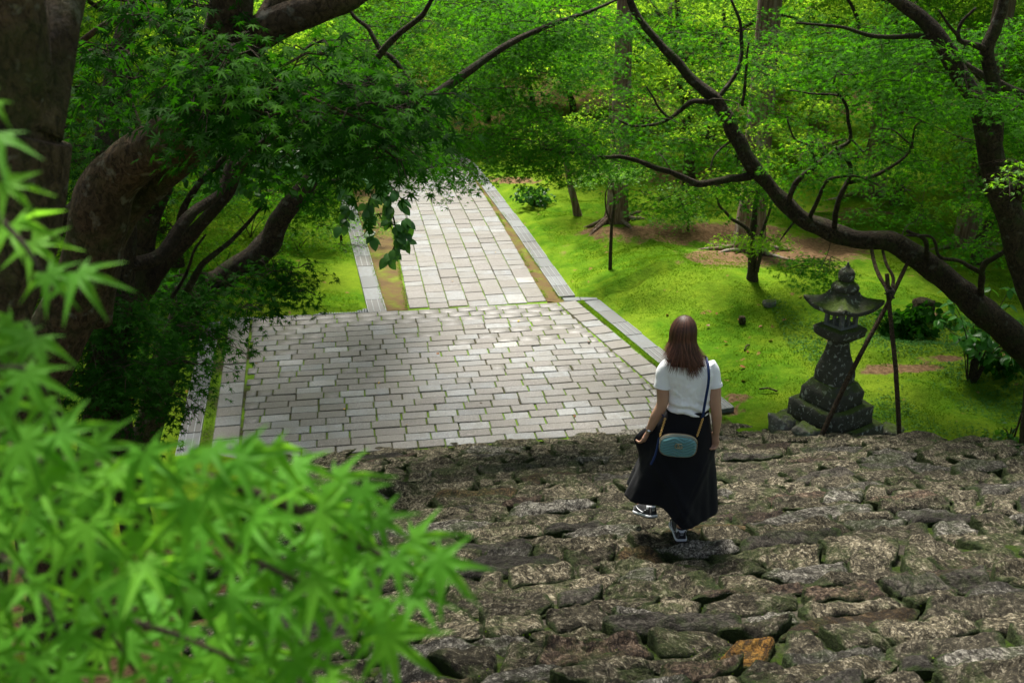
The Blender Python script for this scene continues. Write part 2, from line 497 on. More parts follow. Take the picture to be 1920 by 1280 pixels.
FOOT = -4.65                       # t of the foot of the stairs
SLOPE = 0.357
SOFF = -0.05             # mean height of the treads against that slope
def edge_R(t): return 1.66 + 0.171 * (0.1 - np.minimum(t, 0.1))
def edge_L(t): return -4.07 + 0.043 * (0.146 - t)
def stair_R(q): return np.interp(q, [0, 1.1, 2.0, 3.2, 5, 12], [2.35, 2.75, 3.75, 4.4, 5.0, 6.2])
def stair_L(q): return np.interp(q, [0, 3, 12], [-3.05, -2.9, -2.85])

def ground_z(x, y):
    x = np.asarray(x, float); y = np.asarray(y, float)
    s, t = to_st(x, y)
    p = np.stack([x, y, np.zeros_like(x)], -1)
    n1 = fbm(p * 0.35, 3, 5); n2 = fbm(p * 1.1, 3, 9)
    rel = smooth(0.3, 2.0, np.abs(s - 0.0) - 1.2)
    dr = np.where(t > 0.35, s - 1.62, s - (edge_R(t) + 0.40))
    dl = np.where(t > 0.22, -1.80 - 0.05 * np.maximum(t, 0) - s, edge_L(t) - 0.42 - s)
    d = np.maximum(dr, dl)
    mound = 0.42 * np.exp(-(((x - 3.1) / 2.6) ** 2 + ((y - 16.6) / 1.8) ** 2)) + 0.15 * np.exp(-(((x - 2.6) / 1.2) ** 2 + ((y - 20.6) / 1.5) ** 2))
    out = 0.015 + smooth(0.0, 1.6, d) * (0.10 + 0.11 * n1 + 0.085 * n2 + mound) + 0.012 * n2
    far = np.maximum(y - 25, 0) * 0.10 + np.maximum(y - 40, 0) * 0.20 + np.maximum(np.abs(x) - 13, 0) * 0.10
    out = out + far * smooth(0.5, 5, d)
    g = np.where(d > 0, out * smooth(-0.02, 0.14, d) - 0.07 * (1 - smooth(-0.02, 0.14, d)), -0.07)
    # the flight of steps
    q = FOOT - t
    zs = SLOPE * q + SOFF
    ds = np.maximum(s - stair_R(np.maximum(q, 0)), stair_L(np.maximum(q, 0)) - s)
    left = s < 0
    base = np.where(left, np.maximum(zs * 0.92 + 0.05 + 0.12 * n1, 0.02), 0.06 + 0.05 * np.maximum(q - 2.5, 0) + 0.05 * n1)
    lat = np.where(left, zs - 0.06 + (base - zs + 0.06) * smooth(0, 1.0, ds), zs - 0.05 + (base - zs + 0.05) * smooth(0.0, 1.7, ds))
    on = np.where(ds < 0, zs - 0.20 + 0.15 * smooth(-0.25, 0.0, ds), lat + 0.03 * n2)
    w = smooth(-0.10, 0.12, q)
    return np.where(q > -0.10, g * (1 - w) + on * w, g)

def gz(x, y): return float(ground_z(np.array([x]), np.array([y]))[0])

def axis(segs):
    out = [segs[0][0]]
    for a, b, st_ in segs:
        n = max(1, int(round((b - a) / st_)))
        out += list(np.linspace(a, b, n + 1)[1:])
    return np.array(out)
gx = axis([(-60, -14, 2.0), (-14, -6, 0.5), (-6, 9, 0.11), (9, 16, 0.4), (16, 70, 2.0)])
gy = axis([(-8, 1, 0.5), (1, 9, 0.18), (9, 24, 0.11), (24, 40, 0.4), (40, 130, 2.5)])
X, Y = np.meshgrid(gx, gy)
Z = ground_z(X.ravel(), Y.ravel())
V = np.stack([X.ravel(), Y.ravel(), Z], -1)
fine = fbm(V * 4.5, 3, 21)
s_, t_ = to_st(V[:, 0], V[:, 1])
offp = (Z > 0.03)
V[:, 2] += np.where(offp, 0.022 * fine + 0.02 * fbm(V * 1.9, 2, 33), 0)
nx, ny = len(gx), len(gy)
ii = (np.arange(ny - 1)[:, None] * nx + np.arange(nx - 1)[None, :])
F = np.stack([ii, ii + 1, ii + nx + 1, ii + nx], -1).reshape(-1, 4)
me = np_mesh('ground', V, F, True)
DIRT = [(1300, 436, 210, 24, 1.0), (1170, 436, 110, 12, 0.9), (1480, 468, 190, 30, 1.0), (1400, 482, 140, 22, 1.0), (1560, 500, 90, 22, 0.45), (1690, 690, 85, 9, 1.0), (1770, 672, 60, 7, 0.9), (1640, 697, 50, 8, 0.9),
        (1378, 746, 34, 9, 1.0), (1370, 770, 60, 14, 0.7), (965, 338, 60, 8, 1.0), (1090, 330, 70, 8, 0.7), (1245, 440, 90, 10, 0.7), (1050, 470, 40, 20, 0.45), (1740, 590, 60, 12, 0.8), (1880, 680, 60, 30, 0.6),
        (1420, 690, 60, 8, 0.35), (1300, 480, 40, 8, 0.5), (1290, 330, 120, 30, 0.8), (1600, 400, 200, 30, 0.5), (1900, 830, 30, 14, 0.6)]
dirt = np.zeros(len(V))
ok = V[:, 1] > 6
px = to_px(V[ok])
dd = np.zeros(ok.sum())
for u, v, a, b, w in DIRT:
    dd = np.maximum(dd, w * np.exp(-(((px[:, 0] - u) / a) ** 2 + ((px[:, 1] - v) / b) ** 2)))
dirt[ok] = dd
dirt = np.maximum(dirt, 0.55 * smooth(27, 33, V[:, 1]))
dirt = np.maximum(dirt, 0.6 * smooth(9, 6.5, V[:, 1]) * (V[:, 0] < -1))
a = me.attributes.new('dirt', 'FLOAT', 'POINT'); a.data.foreach_set('value', dirt.astype(np.float32))
ground = mesh_obj('ground', me, M['ground'])
tag(ground, kind='structure')

# ------------------------------------------------------------------ stone stairs
stairs = empty('stone_stairs')
tag(stairs, kind='structure')
qs = np.linspace(-0.05, 11.0, 90); us = np.linspace(0, 1, 70)
Q, U = np.meshgrid(qs, us, indexing='ij')
S = stair_L(Q) - 0.1 + (stair_R(Q) - stair_L(Q) + 0.1) * U
P = st(S, FOOT - Q, 0)
P[..., 2] = SLOPE * Q - 0.068 + SOFF + 0.03 * fbm(P * 2.3, 3, 3)
i = np.arange(89)[:, None] * 70 + np.arange(69)[None, :]
mesh_obj('joint_bed', np_mesh('joint_bed', P.reshape(-1, 3), np.stack([i, i + 1, i + 71, i + 70], -1).reshape(-1, 4), True), M['bed'], stairs)

def stone_patch(c00, c10, c11, c01, z00, z10, z11, z01, res, seed, joint=0.022, hump=0.028, amp=1.0):
    """rough slab filling a four sided cell of the (s,q) plane; z given at its corners"""
    L = max(np.hypot(*(c10 - c00)), 0.1); W = max(np.hypot(*(c01 - c00)), 0.1)
    nu = int(np.clip(L / res, 9, 46)); nv = int(np.clip(W / res, 7, 30))
    g = np.linspace(-1, 1, nu); h = np.linspace(-1, 1, nv)
    A, B = np.meshgrid(g, h, indexing='ij')
    # round the corners
    k = 0.24
    A2 = A * np.sqrt(np.clip(1 - k * B ** 6 * 0.35, 0.1, 1)); B2 = B * np.sqrt(np.clip(1 - k * np.abs(A) ** 7, 0.1, 1))
    shr_u, shr_v = 1 - 2 * joint / L, 1 - 2 * joint / W
    u = (A2 * shr_u + 1) / 2; v = (B2 * shr_v + 1) / 2
    def bil(a, b, c, d): return (a * (1 - u) * (1 - v) + b * u * (1 - v) + c * u * v + d * (1 - u) * v)
    s = bil(c00[0], c10[0], c11[0], c01[0]); q = bil(c00[1], c10[1], c11[1], c01[1]); z = bil(z00, z10, z11, z01)
    e = np.stack([s * 1.0, q, np.full_like(s, seed * 3.7)], -1)
    edge = np.maximum(np.abs(A), np.abs(B))
    wob = np.stack([fbm(e * 5.0 + 11, 2, 1), fbm(e * 5.0 + 37, 2, 2)], -1)
    s = s + wob[..., 0] * 0.024; q = q + wob[..., 1] * 0.022
    er = np.clip((1 - edge) * min(L, W) / 0.10, 0, 1)
    z = z + hump * (1 - (1 - er) ** 2.2) - hump
    ang = seed * 1.3 % 0.9 - 0.45
    ca, sa = math.cos(ang), math.sin(ang)
    er2 = np.stack([(s * ca + q * sa) * 3.2, (-s * sa + q * ca) * 9.0, np.full_like(s, seed * 1.9)], -1)
    ridge = 1 - np.abs(fbm(er2, 4, 7))
    lay = fbm(er2 * np.array([0.5, 0.55, 1]) + 3, 3, 17) * 2.2; lay = np.floor(lay) + smooth(0.55, 1.0, lay - np.floor(lay))
    z = z + amp * (0.036 * (ridge - 0.6) + 0.018 * lay + 0.018 * fbm(e * 15, 3, 4) + 0.018 * fbm(e * 3.0 + 5, 2, 6)) 
    x = st(s, FOOT - q, 0); x[..., 2] = z
    Vt = x.reshape(-1, 3)
    # skirt
    idx = np.arange(nu * nv).reshape(nu, nv)
    loop = np.concatenate([idx[:, 0], idx[-1, 1:], idx[-2::-1, -1], idx[0, -2:0:-1]])
    cen = Vt.mean(0)
    sk = Vt[loop].copy(); sk[:, :2] = cen[:2] + (sk[:, :2] - cen[:2]) * 1.02; sk[:, 2] = sk[:, 2] - 0.17
    V = np.vstack([Vt, sk]); n0 = nu * nv; m = len(loop)
    f = np.stack([idx[:-1, :-1], idx[1:, :-1], idx[1:, 1:], idx[:-1, 1:]], -1).reshape(-1, 4)
    j = np.arange(m); jn = (j + 1) % m
    f2 = np.stack([loop[jn], loop[j], n0 + j, n0 + jn], -1)
    rnd = np.concatenate([(1 - np.clip((1 - edge) * min(L, W) / 0.10, 0, 1)).ravel() ** 1.5 * 0.75, np.ones(m)])
    return V, np.vstack([f, f2])[:, ::-1], rnd, cen

stone_rng = np.random.default_rng(5)
cells = []
q0 = 0.0
rows = []
while q0 < 9.6:
    dq = stone_rng.uniform(0.17, 0.28)
    rows.append((q0, q0 + dq)); q0 += dq
def wobble(s, k):     # irregular course line
    p = np.array([[s * 0.9, k * 7.3, 0.5], [s * 3.1, k * 3.9, 2.5]])
    f = vnoise(p, 3)
    return f[0] * 0.085 + f[1] * 0.045
for k, (qa, qb) in enumerate(rows):
    sl, sr = float(stair_L(qa)), float(stair_R((qa + qb) / 2))
    s0 = sl - stone_rng.uniform(0, 0.3)
    cuts = [s0]
    while s0 < sr:
        s0 += stone_rng.choice([stone_rng.uniform(0.18, 0.36), stone_rng.uniform(0.36, 0.76)], p=[0.45, 0.55]); cuts.append(s0)
    slant = stone_rng.uniform(-0.11, 0.11, len(cuts))
    for a_, b_, m0, m1 in zip(cuts[:-1], cuts[1:], slant[:-1], slant[1:]):
        cells.append((k, qa, qb, a_, b_, m0, m1))
patches = []
for ci, (k, qa, qb, a_, b_, m0, m1) in enumerate(cells):
    fl = 0.0 if k == 0 else 1.0
    c00 = np.array([a_ - m0, qa + fl * wobble(a_ - m0, k)]); c10 = np.array([b_ - m1, qa + fl * wobble(b_ - m1, k)])
    c01 = np.array([a_ + m0, qb + wobble(a_ + m0, k + 1)]); c11 = np.array([b_ + m1, qb + wobble(b_ + m1, k + 1)])
    qm = (c00[1] + c10[1] + c01[1] + c11[1]) / 4
    lift = stone_rng.uniform(-0.02, 0.028)
    tilt = stone_rng.uniform(-0.05, 0.05); flat = stone_rng.uniform(0.65, 1.05)
    zf = lambda c: SOFF + SLOPE * (qm + (c[1] - qm) * (1 - flat)) + lift + tilt * (c[0] - (a_ + b_) / 2)
    dist = math.hypot(*(st((a_ + b_) / 2, FOOT - qm)[:2]))
    res = np.clip(0.0034 * dist, 0.012, 0.030)
    patches.append(stone_patch(c00, c10, c11, c01, zf(c00), zf(c10), zf(c11), zf(c01), res, ci + 1, stone_rng.uniform(0.010, 0.022), stone_rng.uniform(0.019, 0.032), stone_rng.uniform(0.5, 0.95)))
cen = np.array([p[3] for p in patches])
cpx = to_px(cen)
inv = (cpx[:, 0] > -60) & (cpx[:, 0] < 1980) & (cpx[:, 1] < 1330) & ~((cpx[:, 0] < 420) & (cpx[:, 1] > 800)) & ~((cpx[:, 0] < 620) & (cpx[:, 1] > 900) & (cpx[:, 1] < 1050))
size = np.array([(np.ptp(p[0][:, 0]) * np.ptp(p[0][:, 1])) for p in patches]) / (np.linalg.norm(cen - np.array([0, 0, H]), axis=1) ** 2)
order = np.argsort(-np.where(inv, size, -1))
single = set(order[:300].tolist())
special = {}
for (u, v, key) in [(1420, 1222, 'stone_orange'), (1232, 1035, 'stone_brown'), (1170, 1205, 'stone_red'), (1850, 1235, 'stone_pale'), (1390, 1115, 'stone_red'), (1265, 1000, 'stone'), (1290, 1035, 'stone_pale'), (1310, 1020, 'stone'), (1265, 1030, 'stone'), (1240, 975, 'stone'), (1300, 985, 'stone'), (1250, 1190, 'stone_dark'), (1090, 1125, 'stone_dark'),
                    (1085, 945, 'stone_red'), (860, 985, 'stone_pale'), (1150, 1085, 'stone_pale'), (1180, 1160, 'stone_pale'), (1540, 970, 'stone_pale'), (1620, 915, 'stone_pale'), (1690, 1095, 'stone_dark'), (1350, 830, 'stone_pale'), (930, 840, 'stone_pale'),
                    (760, 1010, 'stone_pale'), (1700, 1010, 'stone_pale'), (1500, 1130, 'stone_pale'), (1300, 1250, 'stone_red'), (1650, 1230, 'stone_dark'), (1800, 1090, 'stone_dark')]:
    j = int(np.argmin(np.hypot(cpx[:, 0] - u, (cpx[:, 1] - v) * 1.6)))
    special.setdefault(j, key)
rest = Acc(); 
for j, (V, F, rn, c) in enumerate(patches):
    key = special.get(j)
    if key is None:
        r_ = stone_rng.random()
        key = 'stone' if r_ < 0.76 else 'stone_pale' if r_ < 0.87 else 'stone_dark' if r_ < 0.95 else 'stone_red' if r_ < 0.98 else 'stone_brown'
    if j in single:
        o = mesh_obj('stone', np_mesh('stone', V - c, F, True, rn), M[key], stairs)
        o.location = c
        if key == 'stone_orange': o['label'] = 'orange stone'
    else:
        rest.add(V, F, rn)
tag(rest.build('stone_rubble', M['stone'], stairs, True), kind='stuff')

# ------------------------------------------------------------------ granite paving
def sett_mesh(L, W, hgt, r=0.008):
    bm = bmesh.new()
    bmesh.ops.create_cube(bm, size=1)
    for v in bm.verts: v.co = Vector((v.co.x * L, v.co.y * W, v.co.z * hgt - hgt / 2))
    top = [e for e in bm.edges if all(v.co.z > -0.001 for v in e.verts)]
    vert = [e for e in bm.edges if abs(e.verts[0].co.z - e.verts[1].co.z) > 0.01]
    bmesh.ops.bevel(bm, geom=top + vert, offset=r, segments=1, affect='EDGES')
    me = bpy.data.meshes.new('sett'); bm.to_mesh(me); bm.free(); me.materials.append(M['sett'])
    return me
_cache = {}
def sett_me(L, W):
    key = (round(L / 0.01), round(W / 0.005))
    if key not in _cache: _cache[key] = sett_mesh(key[0] * 0.01, key[1] * 0.005, 0.09)
    return _cache[key]
pav_rng = np.random.default_rng(8)

def lay(root, name, items):
    """items: (s, t, L along s, W along t, extra rotation); the 300 largest in view become parts"""
    c = np.array([st(a, b) for a, b, *_ in items]); p = to_px(c)
    hid = ((p[:, 0] < 420) & (p[:, 1] > 740)) | (p[:, 0] < 330) | ((p[:, 0] > 1225) & (p[:, 0] < 1330) & (p[:, 1] > 690))
    ar = np.array([a[2] * a[3] for a in items]) / np.linalg.norm(c - np.array([0, 0, H]), axis=1) ** 3
    od = np.argsort(-np.where(hid, ar * 0.001, ar)); keep = set(od[:300].tolist())
    acc = Acc()
    for j, (s, t, L, W, rot) in enumerate(items):
        me = sett_me(L, W)
        loc = Vector(st(s, t, pav_rng.normal(0, 0.0035)).tolist())
        eul = (pav_rng.normal(0, 0.008), pav_rng.normal(0, 0.008), YAW + rot + pav_rng.normal(0, 0.011))
        if j in keep:
            o = bpy.data.objects.new(name, me); COL.objects.link(o); o.parent = root; o.location = loc; o.rotation_euler = eul
        else:
            n = len(me.vertices); co = np.empty(n * 3, np.float32); me.vertices.foreach_get('co', co); co = co.reshape(-1, 3)
            from mathutils import Euler
            mt = np.array(Euler(eul).to_matrix())
            F = []
            for pl in me.polygons:
                vs = list(pl.vertices)
                for a in range(1, len(vs) - 1): F.append((vs[0], vs[a], vs[a + 1]))
            acc.add(co @ mt.T + np.array(loc), np.array(F))
    if acc.V:
        tag(acc.build(name + '_fill', M['sett'], root), kind='stuff')

landing = empty('paved_landing'); tag(landing, kind='structure')
items = []
t = 0.17
row = 0
while t > FOOT - 0.1:
    W = pav_rng.uniform(0.195, 0.225)
    tm = t - W / 2
    a_, b_ = float(edge_L(tm)) + 0.36, float(edge_R(tm)) - 0.36
    if tm < FOOT + 0.1: b_ += 0.1
    s = a_ + (pav_rng.uniform(0.12, 0.3) if row % 2 else pav_rng.uniform(0.02, 0.1)) - 0.2
    while s < b_ - 0.04:
        L = pav_rng.uniform(0.30, 0.41) if pav_rng.random() > 0.08 else pav_rng.uniform(0.20, 0.29)
        s0, s1 = max(s, a_), min(s + L, b_)
        if s1 < b_ and b_ - s1 < 0.1: s1 = b_
        gap = pav_rng.choice([0.010, 0.014, 0.024], p=[.4, .4, .2])
        if s1 - s0 > 0.07:
            items.append(((s0 + s1) / 2, tm, s1 - s0 - gap, W - pav_rng.uniform(0.007, 0.013), 0))
        s = s1 if s1 > s + 0.01 else s + L
    t -= W; row += 1
for side in (0, 1):
    t = 0.2
    while t > FOOT:
        L = pav_rng.uniform(0.24, 0.42); tm = t - L / 2
        s = float(edge_R(tm)) - 0.17 if side else float(edge_L(tm)) + 0.17
        items.append((s, tm, 0.325, L - 0.015, 0.169 if side else 0.043))
        t -= L
lay(landing, 'sett', items)
def sheet(name, poly, mat, parent=None):
    bm = bmesh.new()
    bm.faces.new([bm.verts.new(p) for p in poly])
    return bm_obj(name, bm, mat, parent)
tt = np.linspace(0.2, FOOT - 0.15, 12)
sheet('joint_bed', [tuple(st(float(edge_L(q)) - 0.14, q, -0.016)) for q in tt] + [tuple(st(float(edge_R(q)) + 0.13, q, -0.016)) for q in tt[::-1]], M['joint'], landing)

path = empty('paved_path'); tag(path, kind='structure')
items = []
colw = 2.32 / 7
for c in range(7):
    t = 0.19 + pav_rng.uniform(0, 0.08)
    sc_ = -1.18 + colw * (c + 0.5)
    while t < 14.5:
        L = pav_rng.choice([pav_rng.uniform(0.22, 0.34), pav_rng.uniform(0.34, 0.52)])
        bend = -0.0022 * max(t - 4, 0) ** 2
        items.append((sc_ + bend, t + L / 2, colw - pav_rng.uniform(0.008, 0.016), L - 0.008, 0.0))
        t += L
lay(path, 'sett', items)
tt = np.linspace(0.17, 14.6, 20)
sheet('joint_bed', [tuple(st(-1.20 - 0.0022 * max(q - 4, 0) ** 2, q, -0.014)) for q in tt] + [tuple(st(1.155 - 0.0022 * max(q - 4, 0) ** 2, q, -0.014)) for q in tt[::-1]], M['joint'], path)
# the path goes on past the bend as worn earth
sheet('earth_path', [tuple(st(-3.2, 14.4, 0.03)), tuple(st(1.4, 14.4, 0.03)), tuple(st(0.5, 24, 0.75)), tuple(st(-4.5, 24, 0.75))][::1], M['bed']).__setitem__('kind', 'structure')

# mossy strips beside the path
def strip(name, P0, P1, z, seed):
    n = 60
    V = []; 
    for i in range(n + 1):
        f = i / n
        a = P0[0] * (1 - f) + P0[1] * f; b = P1[0] * (1 - f) + P1[1] * f
        for k in range(5):
            g = k / 4
            p = a * (1 - g) + b * g
            V.append(list(p) + [0])
    V = np.array(V); V[:, 2] = z + 0.014 * fbm(V * 5, 3, seed)
    i = np.arange(n)[:, None] * 5 + np.arange(4)[None, :]
    o = mesh_obj(name, np_mesh(name, V, np.stack([i, i + 1, i + 6, i + 5], -1).reshape(-1, 4), True), M['strip'])
    tag(o, kind='structure'); return o
s2 = lambda s, t: st(s, t)[:2]
strip('mossy_verge', (s2(1.145, 0.22), s2(0.93, 14)), (s2(1.42, 0.22), s2(1.15, 14)), -0.012, 3)
strip('mossy_verge', (s2(-1.64, 0.22), s2(-1.95, 9)), (s2(-1.19, 0.22), s2(-1.24, 9)), -0.012, 4)
strip('mossy_verge', (s2(1.14, 0.19), s2(1.70, 0.19)), (s2(1.14, 0.34), s2(1.9, 0.30)), -0.013, 5)

# drains with cover slabs
def cover_mesh(L, W, lines=3):
    bm = bmesh.new()
    bmesh.ops.create_cube(bm, size=1)
    for v in bm.verts: v.co = Vector((v.co.x * W, v.co.y * L, v.co.z * 0.06 - 0.03))
    bmesh.ops.bevel(bm, geom=[e for e in bm.edges if all(v.co.z > -0.001 for v in e.verts)], offset=0.006, segments=1, affect='EDGES')
    me = bpy.data.meshes.new('drain_cover'); bm.to_mesh(me); bm.free(); me.materials.append(M['cover']); return me
def ribs_mesh(L, W, n=2):
    bm = bmesh.new()
    for k in range(n):
        x = -W / 2 + W * (k + 1) / (n + 1)
        r = bmesh.ops.create_cube(bm, size=1)['verts']
        for v in r: v.co = Vector((v.co.x * 0.009 + x, v.co.y * L * 0.98, v.co.z * 0.012 + 0.001))
    for k in range(2):
        r = bmesh.ops.create_cube(bm, size=1)['verts']
        for v in r: v.co = Vector((v.co.x * 0.009 + (-W / 2 + 0.006 if k else W / 2 - 0.006), v.co.y * L * 0.98, v.co.z * 0.012 + 0.0015))
    me = bpy.data.meshes.new('joint_line'); bm.to_mesh(me); bm.free(); me.materials.append(M['cover_line']); return me
_cv = {}
def drain(name, pts, W, step):
    root = empty(name); tag(root, kind='structure')
    for (a, b) in zip(pts[:-1], pts[1:]):
        a = np.array(a); b = np.array(b); L = np.hypot(*(b - a)); n = max(1, int(round(L / step)))
        ang = math.atan2(*(b - a)[::-1]) - math.pi / 2
        for k in range(n):
            c = a + (b - a) * (k + 0.5) / n
            l = L / n - 0.008
            key = (round(l, 2), W)
            if key not in _cv: _cv[key] = (cover_mesh(l, W), ribs_mesh(l, W))
            o = bpy.data.objects.new('drain_cover', _cv[key][0]); COL.objects.link(o); o.parent = root
            o.location = Vector((*c, 0.004 + pav_rng.normal(0, 0.002))); o.rotation_euler = (0, 0, ang)
            if pav_rng.random() < 0.6:
                r = bpy.data.objects.new('joint_line', _cv[key][1]); COL.objects.link(r); r.parent = o
    return root
drain('drain_channel', [s2(1.53, 0.45), s2(1.44, 5), s2(1.22, 11), s2(0.9, 14)], 0.285, 0.56)
drain('drain_channel', [s2(1.43, 0.30), s2(2.02, 0.29)], 0.17, 0.30)
drain('drain_channel', [s2(1.90, 0.17), s2(float(edge_R(-4.3)) + 0.23, -4.3)], 0.275, 0.58)
drain('drain_channel', [s2(-1.70, 0.14), s2(-1.90, 4), s2(-2.15, 9)], 0.30, 0.62)
drain('drain_channel', [s2(float(edge_L(0)) - 0.27, 0.1), s2(float(edge_L(-4.6)) - 0.27, -4.6)], 0.26, 0.66)
# slotted grate along the head of the landing
gr = empty('drain_grate'); tag(gr, kind='structure')
sheet('slot_bed', [tuple(st(-4.2, 0.17, -0.012)), tuple(st(-1.86, 0.17, -0.012)), tuple(st(-1.86, 0.33, -0.012)), tuple(st(-4.2, 0.33, -0.012))], M['slot'], gr)
bm = bmesh.new()
for s in np.arange(-4.2, -1.86, 0.042):
    r = bmesh.ops.create_cube(bm, size=1)['verts']
    for v in r: v.co = Vector(st(s + v.co.x * 0.013, 0.25 + v.co.y * 0.15, v.co.z * 0.02 - 0.004).tolist())
for t in (0.172, 0.25, 0.328):
    r = bmesh.ops.create_cube(bm, size=1)['verts']
    for v in r: v.co = Vector(st(-3.03 + v.co.x * 2.34, t + v.co.y * 0.012, v.co.z * 0.024 - 0.003).tolist())
tag(bm_obj('grate_bar', bm, M['cover_line'], gr), kind='stuff')
# ==PART3==
# ------------------------------------------------------------------ leaves and trees
def leaf_star(lobes, notch, bulge=None, sag=0.22):
    """outline fan of a palmate leaf; tip of the middle lobe along +x, unit length; returns V, F"""
    pts = []
    n = len(lobes)
    for k, (a, l, w) in enumerate(lobes):
        a = R(a)
        if bulge:
            pts += [(a - R(w), l * bulge), (a, l), (a + R(w), l * bulge)]
        else:
            pts += [(a, l)]
        if k < n - 1:
            am = (a + R(lobes[k + 1][0])) / 2
            pts.append((am, notch))
    out = [(0.0, 0.0)] + [(r * math.cos(a), r * math.sin(a)) for a, r in pts]
    V = np.array([(x, y, -sag * (x * x + y * y)) for x, y in out])
    m = len(pts)
    F = [(0, i, i + 1) for i in range(1, m)]
    V -= np.array([0.12, 0, 0]); V *= 0.62
    return V, np.array(F)
L7 = leaf_star([(-128, .42, 9), (-82, .78, 9), (-40, .95, 9), (0, 1.0, 9), (40, .95, 9), (82, .78, 9), (128, .42, 9)], 0.27, 0.55)
L5 = leaf_star([(-105, .62, 0), (-50, .92, 0), (0, 1.0, 0), (50, .92, 0), (105, .62, 0)], 0.27)
L3 = leaf_star([(-85, .75, 0), (0, 1.0, 0), (85, .75, 0)], 0.34)
def leaf_oval(n=5, width=0.34, sag=0.25, fold=0.12):
    V = [(0, 0, 0)]; F = []
    xs = np.linspace(0, 1, n + 1)
    for x in xs[1:-1]:
        w = width * (math.sin(math.pi * x ** 0.8)) ** 0.8
        V += [(x, -w, -sag * x * x + fold * w), (x, 0, -sag * x * x), (x, w, -sag * x * x + fold * w)]
    V.append((1, 0, -sag))
    m = n - 1
    F += [(0, 1, 2), (0, 2, 3)]
    for i in range(m - 1):
        a = 1 + 3 * i
        F += [(a, a + 3, a + 4), (a, a + 4, a + 1), (a + 1, a + 4, a + 5), (a + 1, a + 5, a + 2)]
    a = 1 + 3 * (m - 1)
    F += [(a, len(V) - 1, a + 1), (a + 1, len(V) - 1, a + 2)]
    return np.array(V, float), np.array(F)
LO = leaf_oval()

def nrm(a): return a / (np.linalg.norm(a, axis=-1, keepdims=True) + 1e-9)

def leaf_cloud(P, N, D, size, tmpl):
    V0, F0 = tmpl
    N = nrm(N); X = nrm(D - N * (D * N).sum(-1, keepdims=True)); Yv = np.cross(N, X)
    V = P[:, None, :] + size[:, None, None] * (V0[None, :, 0, None] * X[:, None, :] + V0[None, :, 1, None] * Yv[:, None, :] + V0[None, :, 2, None] * N[:, None, :])
    F = F0[None] + (np.arange(len(P)) * len(V0))[:, None, None]
    return V.reshape(-1, 3), F.reshape(-1, 3), len(V0)

def pads(centers, Rr, n, size, g, droop=0.35, tilt=0.5, thick=0.04, outdir=None):
    """sprays of leaves: flattish drooping discs. returns P,N,D,size,rnd"""
    centers = np.asarray(centers, float); k = len(centers)
    Rr = np.broadcast_to(Rr, (k,))
    C = np.repeat(centers, n, 0); RR = np.repeat(Rr, n)
    th = g.uniform(0, 2 * np.pi, k * n); rr = np.sqrt(g.uniform(0.0, 1, k * n))
    el = np.repeat(g.uniform(0.55, 1.0, k), n); ph = np.repeat(g.uniform(0, np.pi, k), n)
    lx = rr * np.cos(th); ly = rr * np.sin(th) * el
    dx = lx * np.cos(ph) - ly * np.sin(ph); dy = lx * np.sin(ph) + ly * np.cos(ph)
    tl = np.repeat(g.normal(0, 0.16, (k, 2)), n, 0)
    P = C + np.stack([dx * RR, dy * RR, RR * (-droop * rr ** 2 + dx * tl[:, 0] + dy * tl[:, 1]) + g.normal(0, thick, k * n)], -1)
    rad = np.stack([dx, dy, np.zeros_like(dx)], -1); rad = nrm(rad)
    N = np.stack([g.normal(0, tilt, k * n), g.normal(0, tilt, k * n), np.ones(k * n)], -1) + rad * 0.45
    D = rad + g.normal(0, 0.55, (k * n, 3)) + np.array([0, 0, -0.35])
    sz = size * g.uniform(0.7, 1.25, k * n)
    rn = np.clip(np.repeat(g.uniform(0.15, 0.75, k), n) + g.normal(0, 0.17, k * n), 0, 1)
    return P, N, D, sz, rn

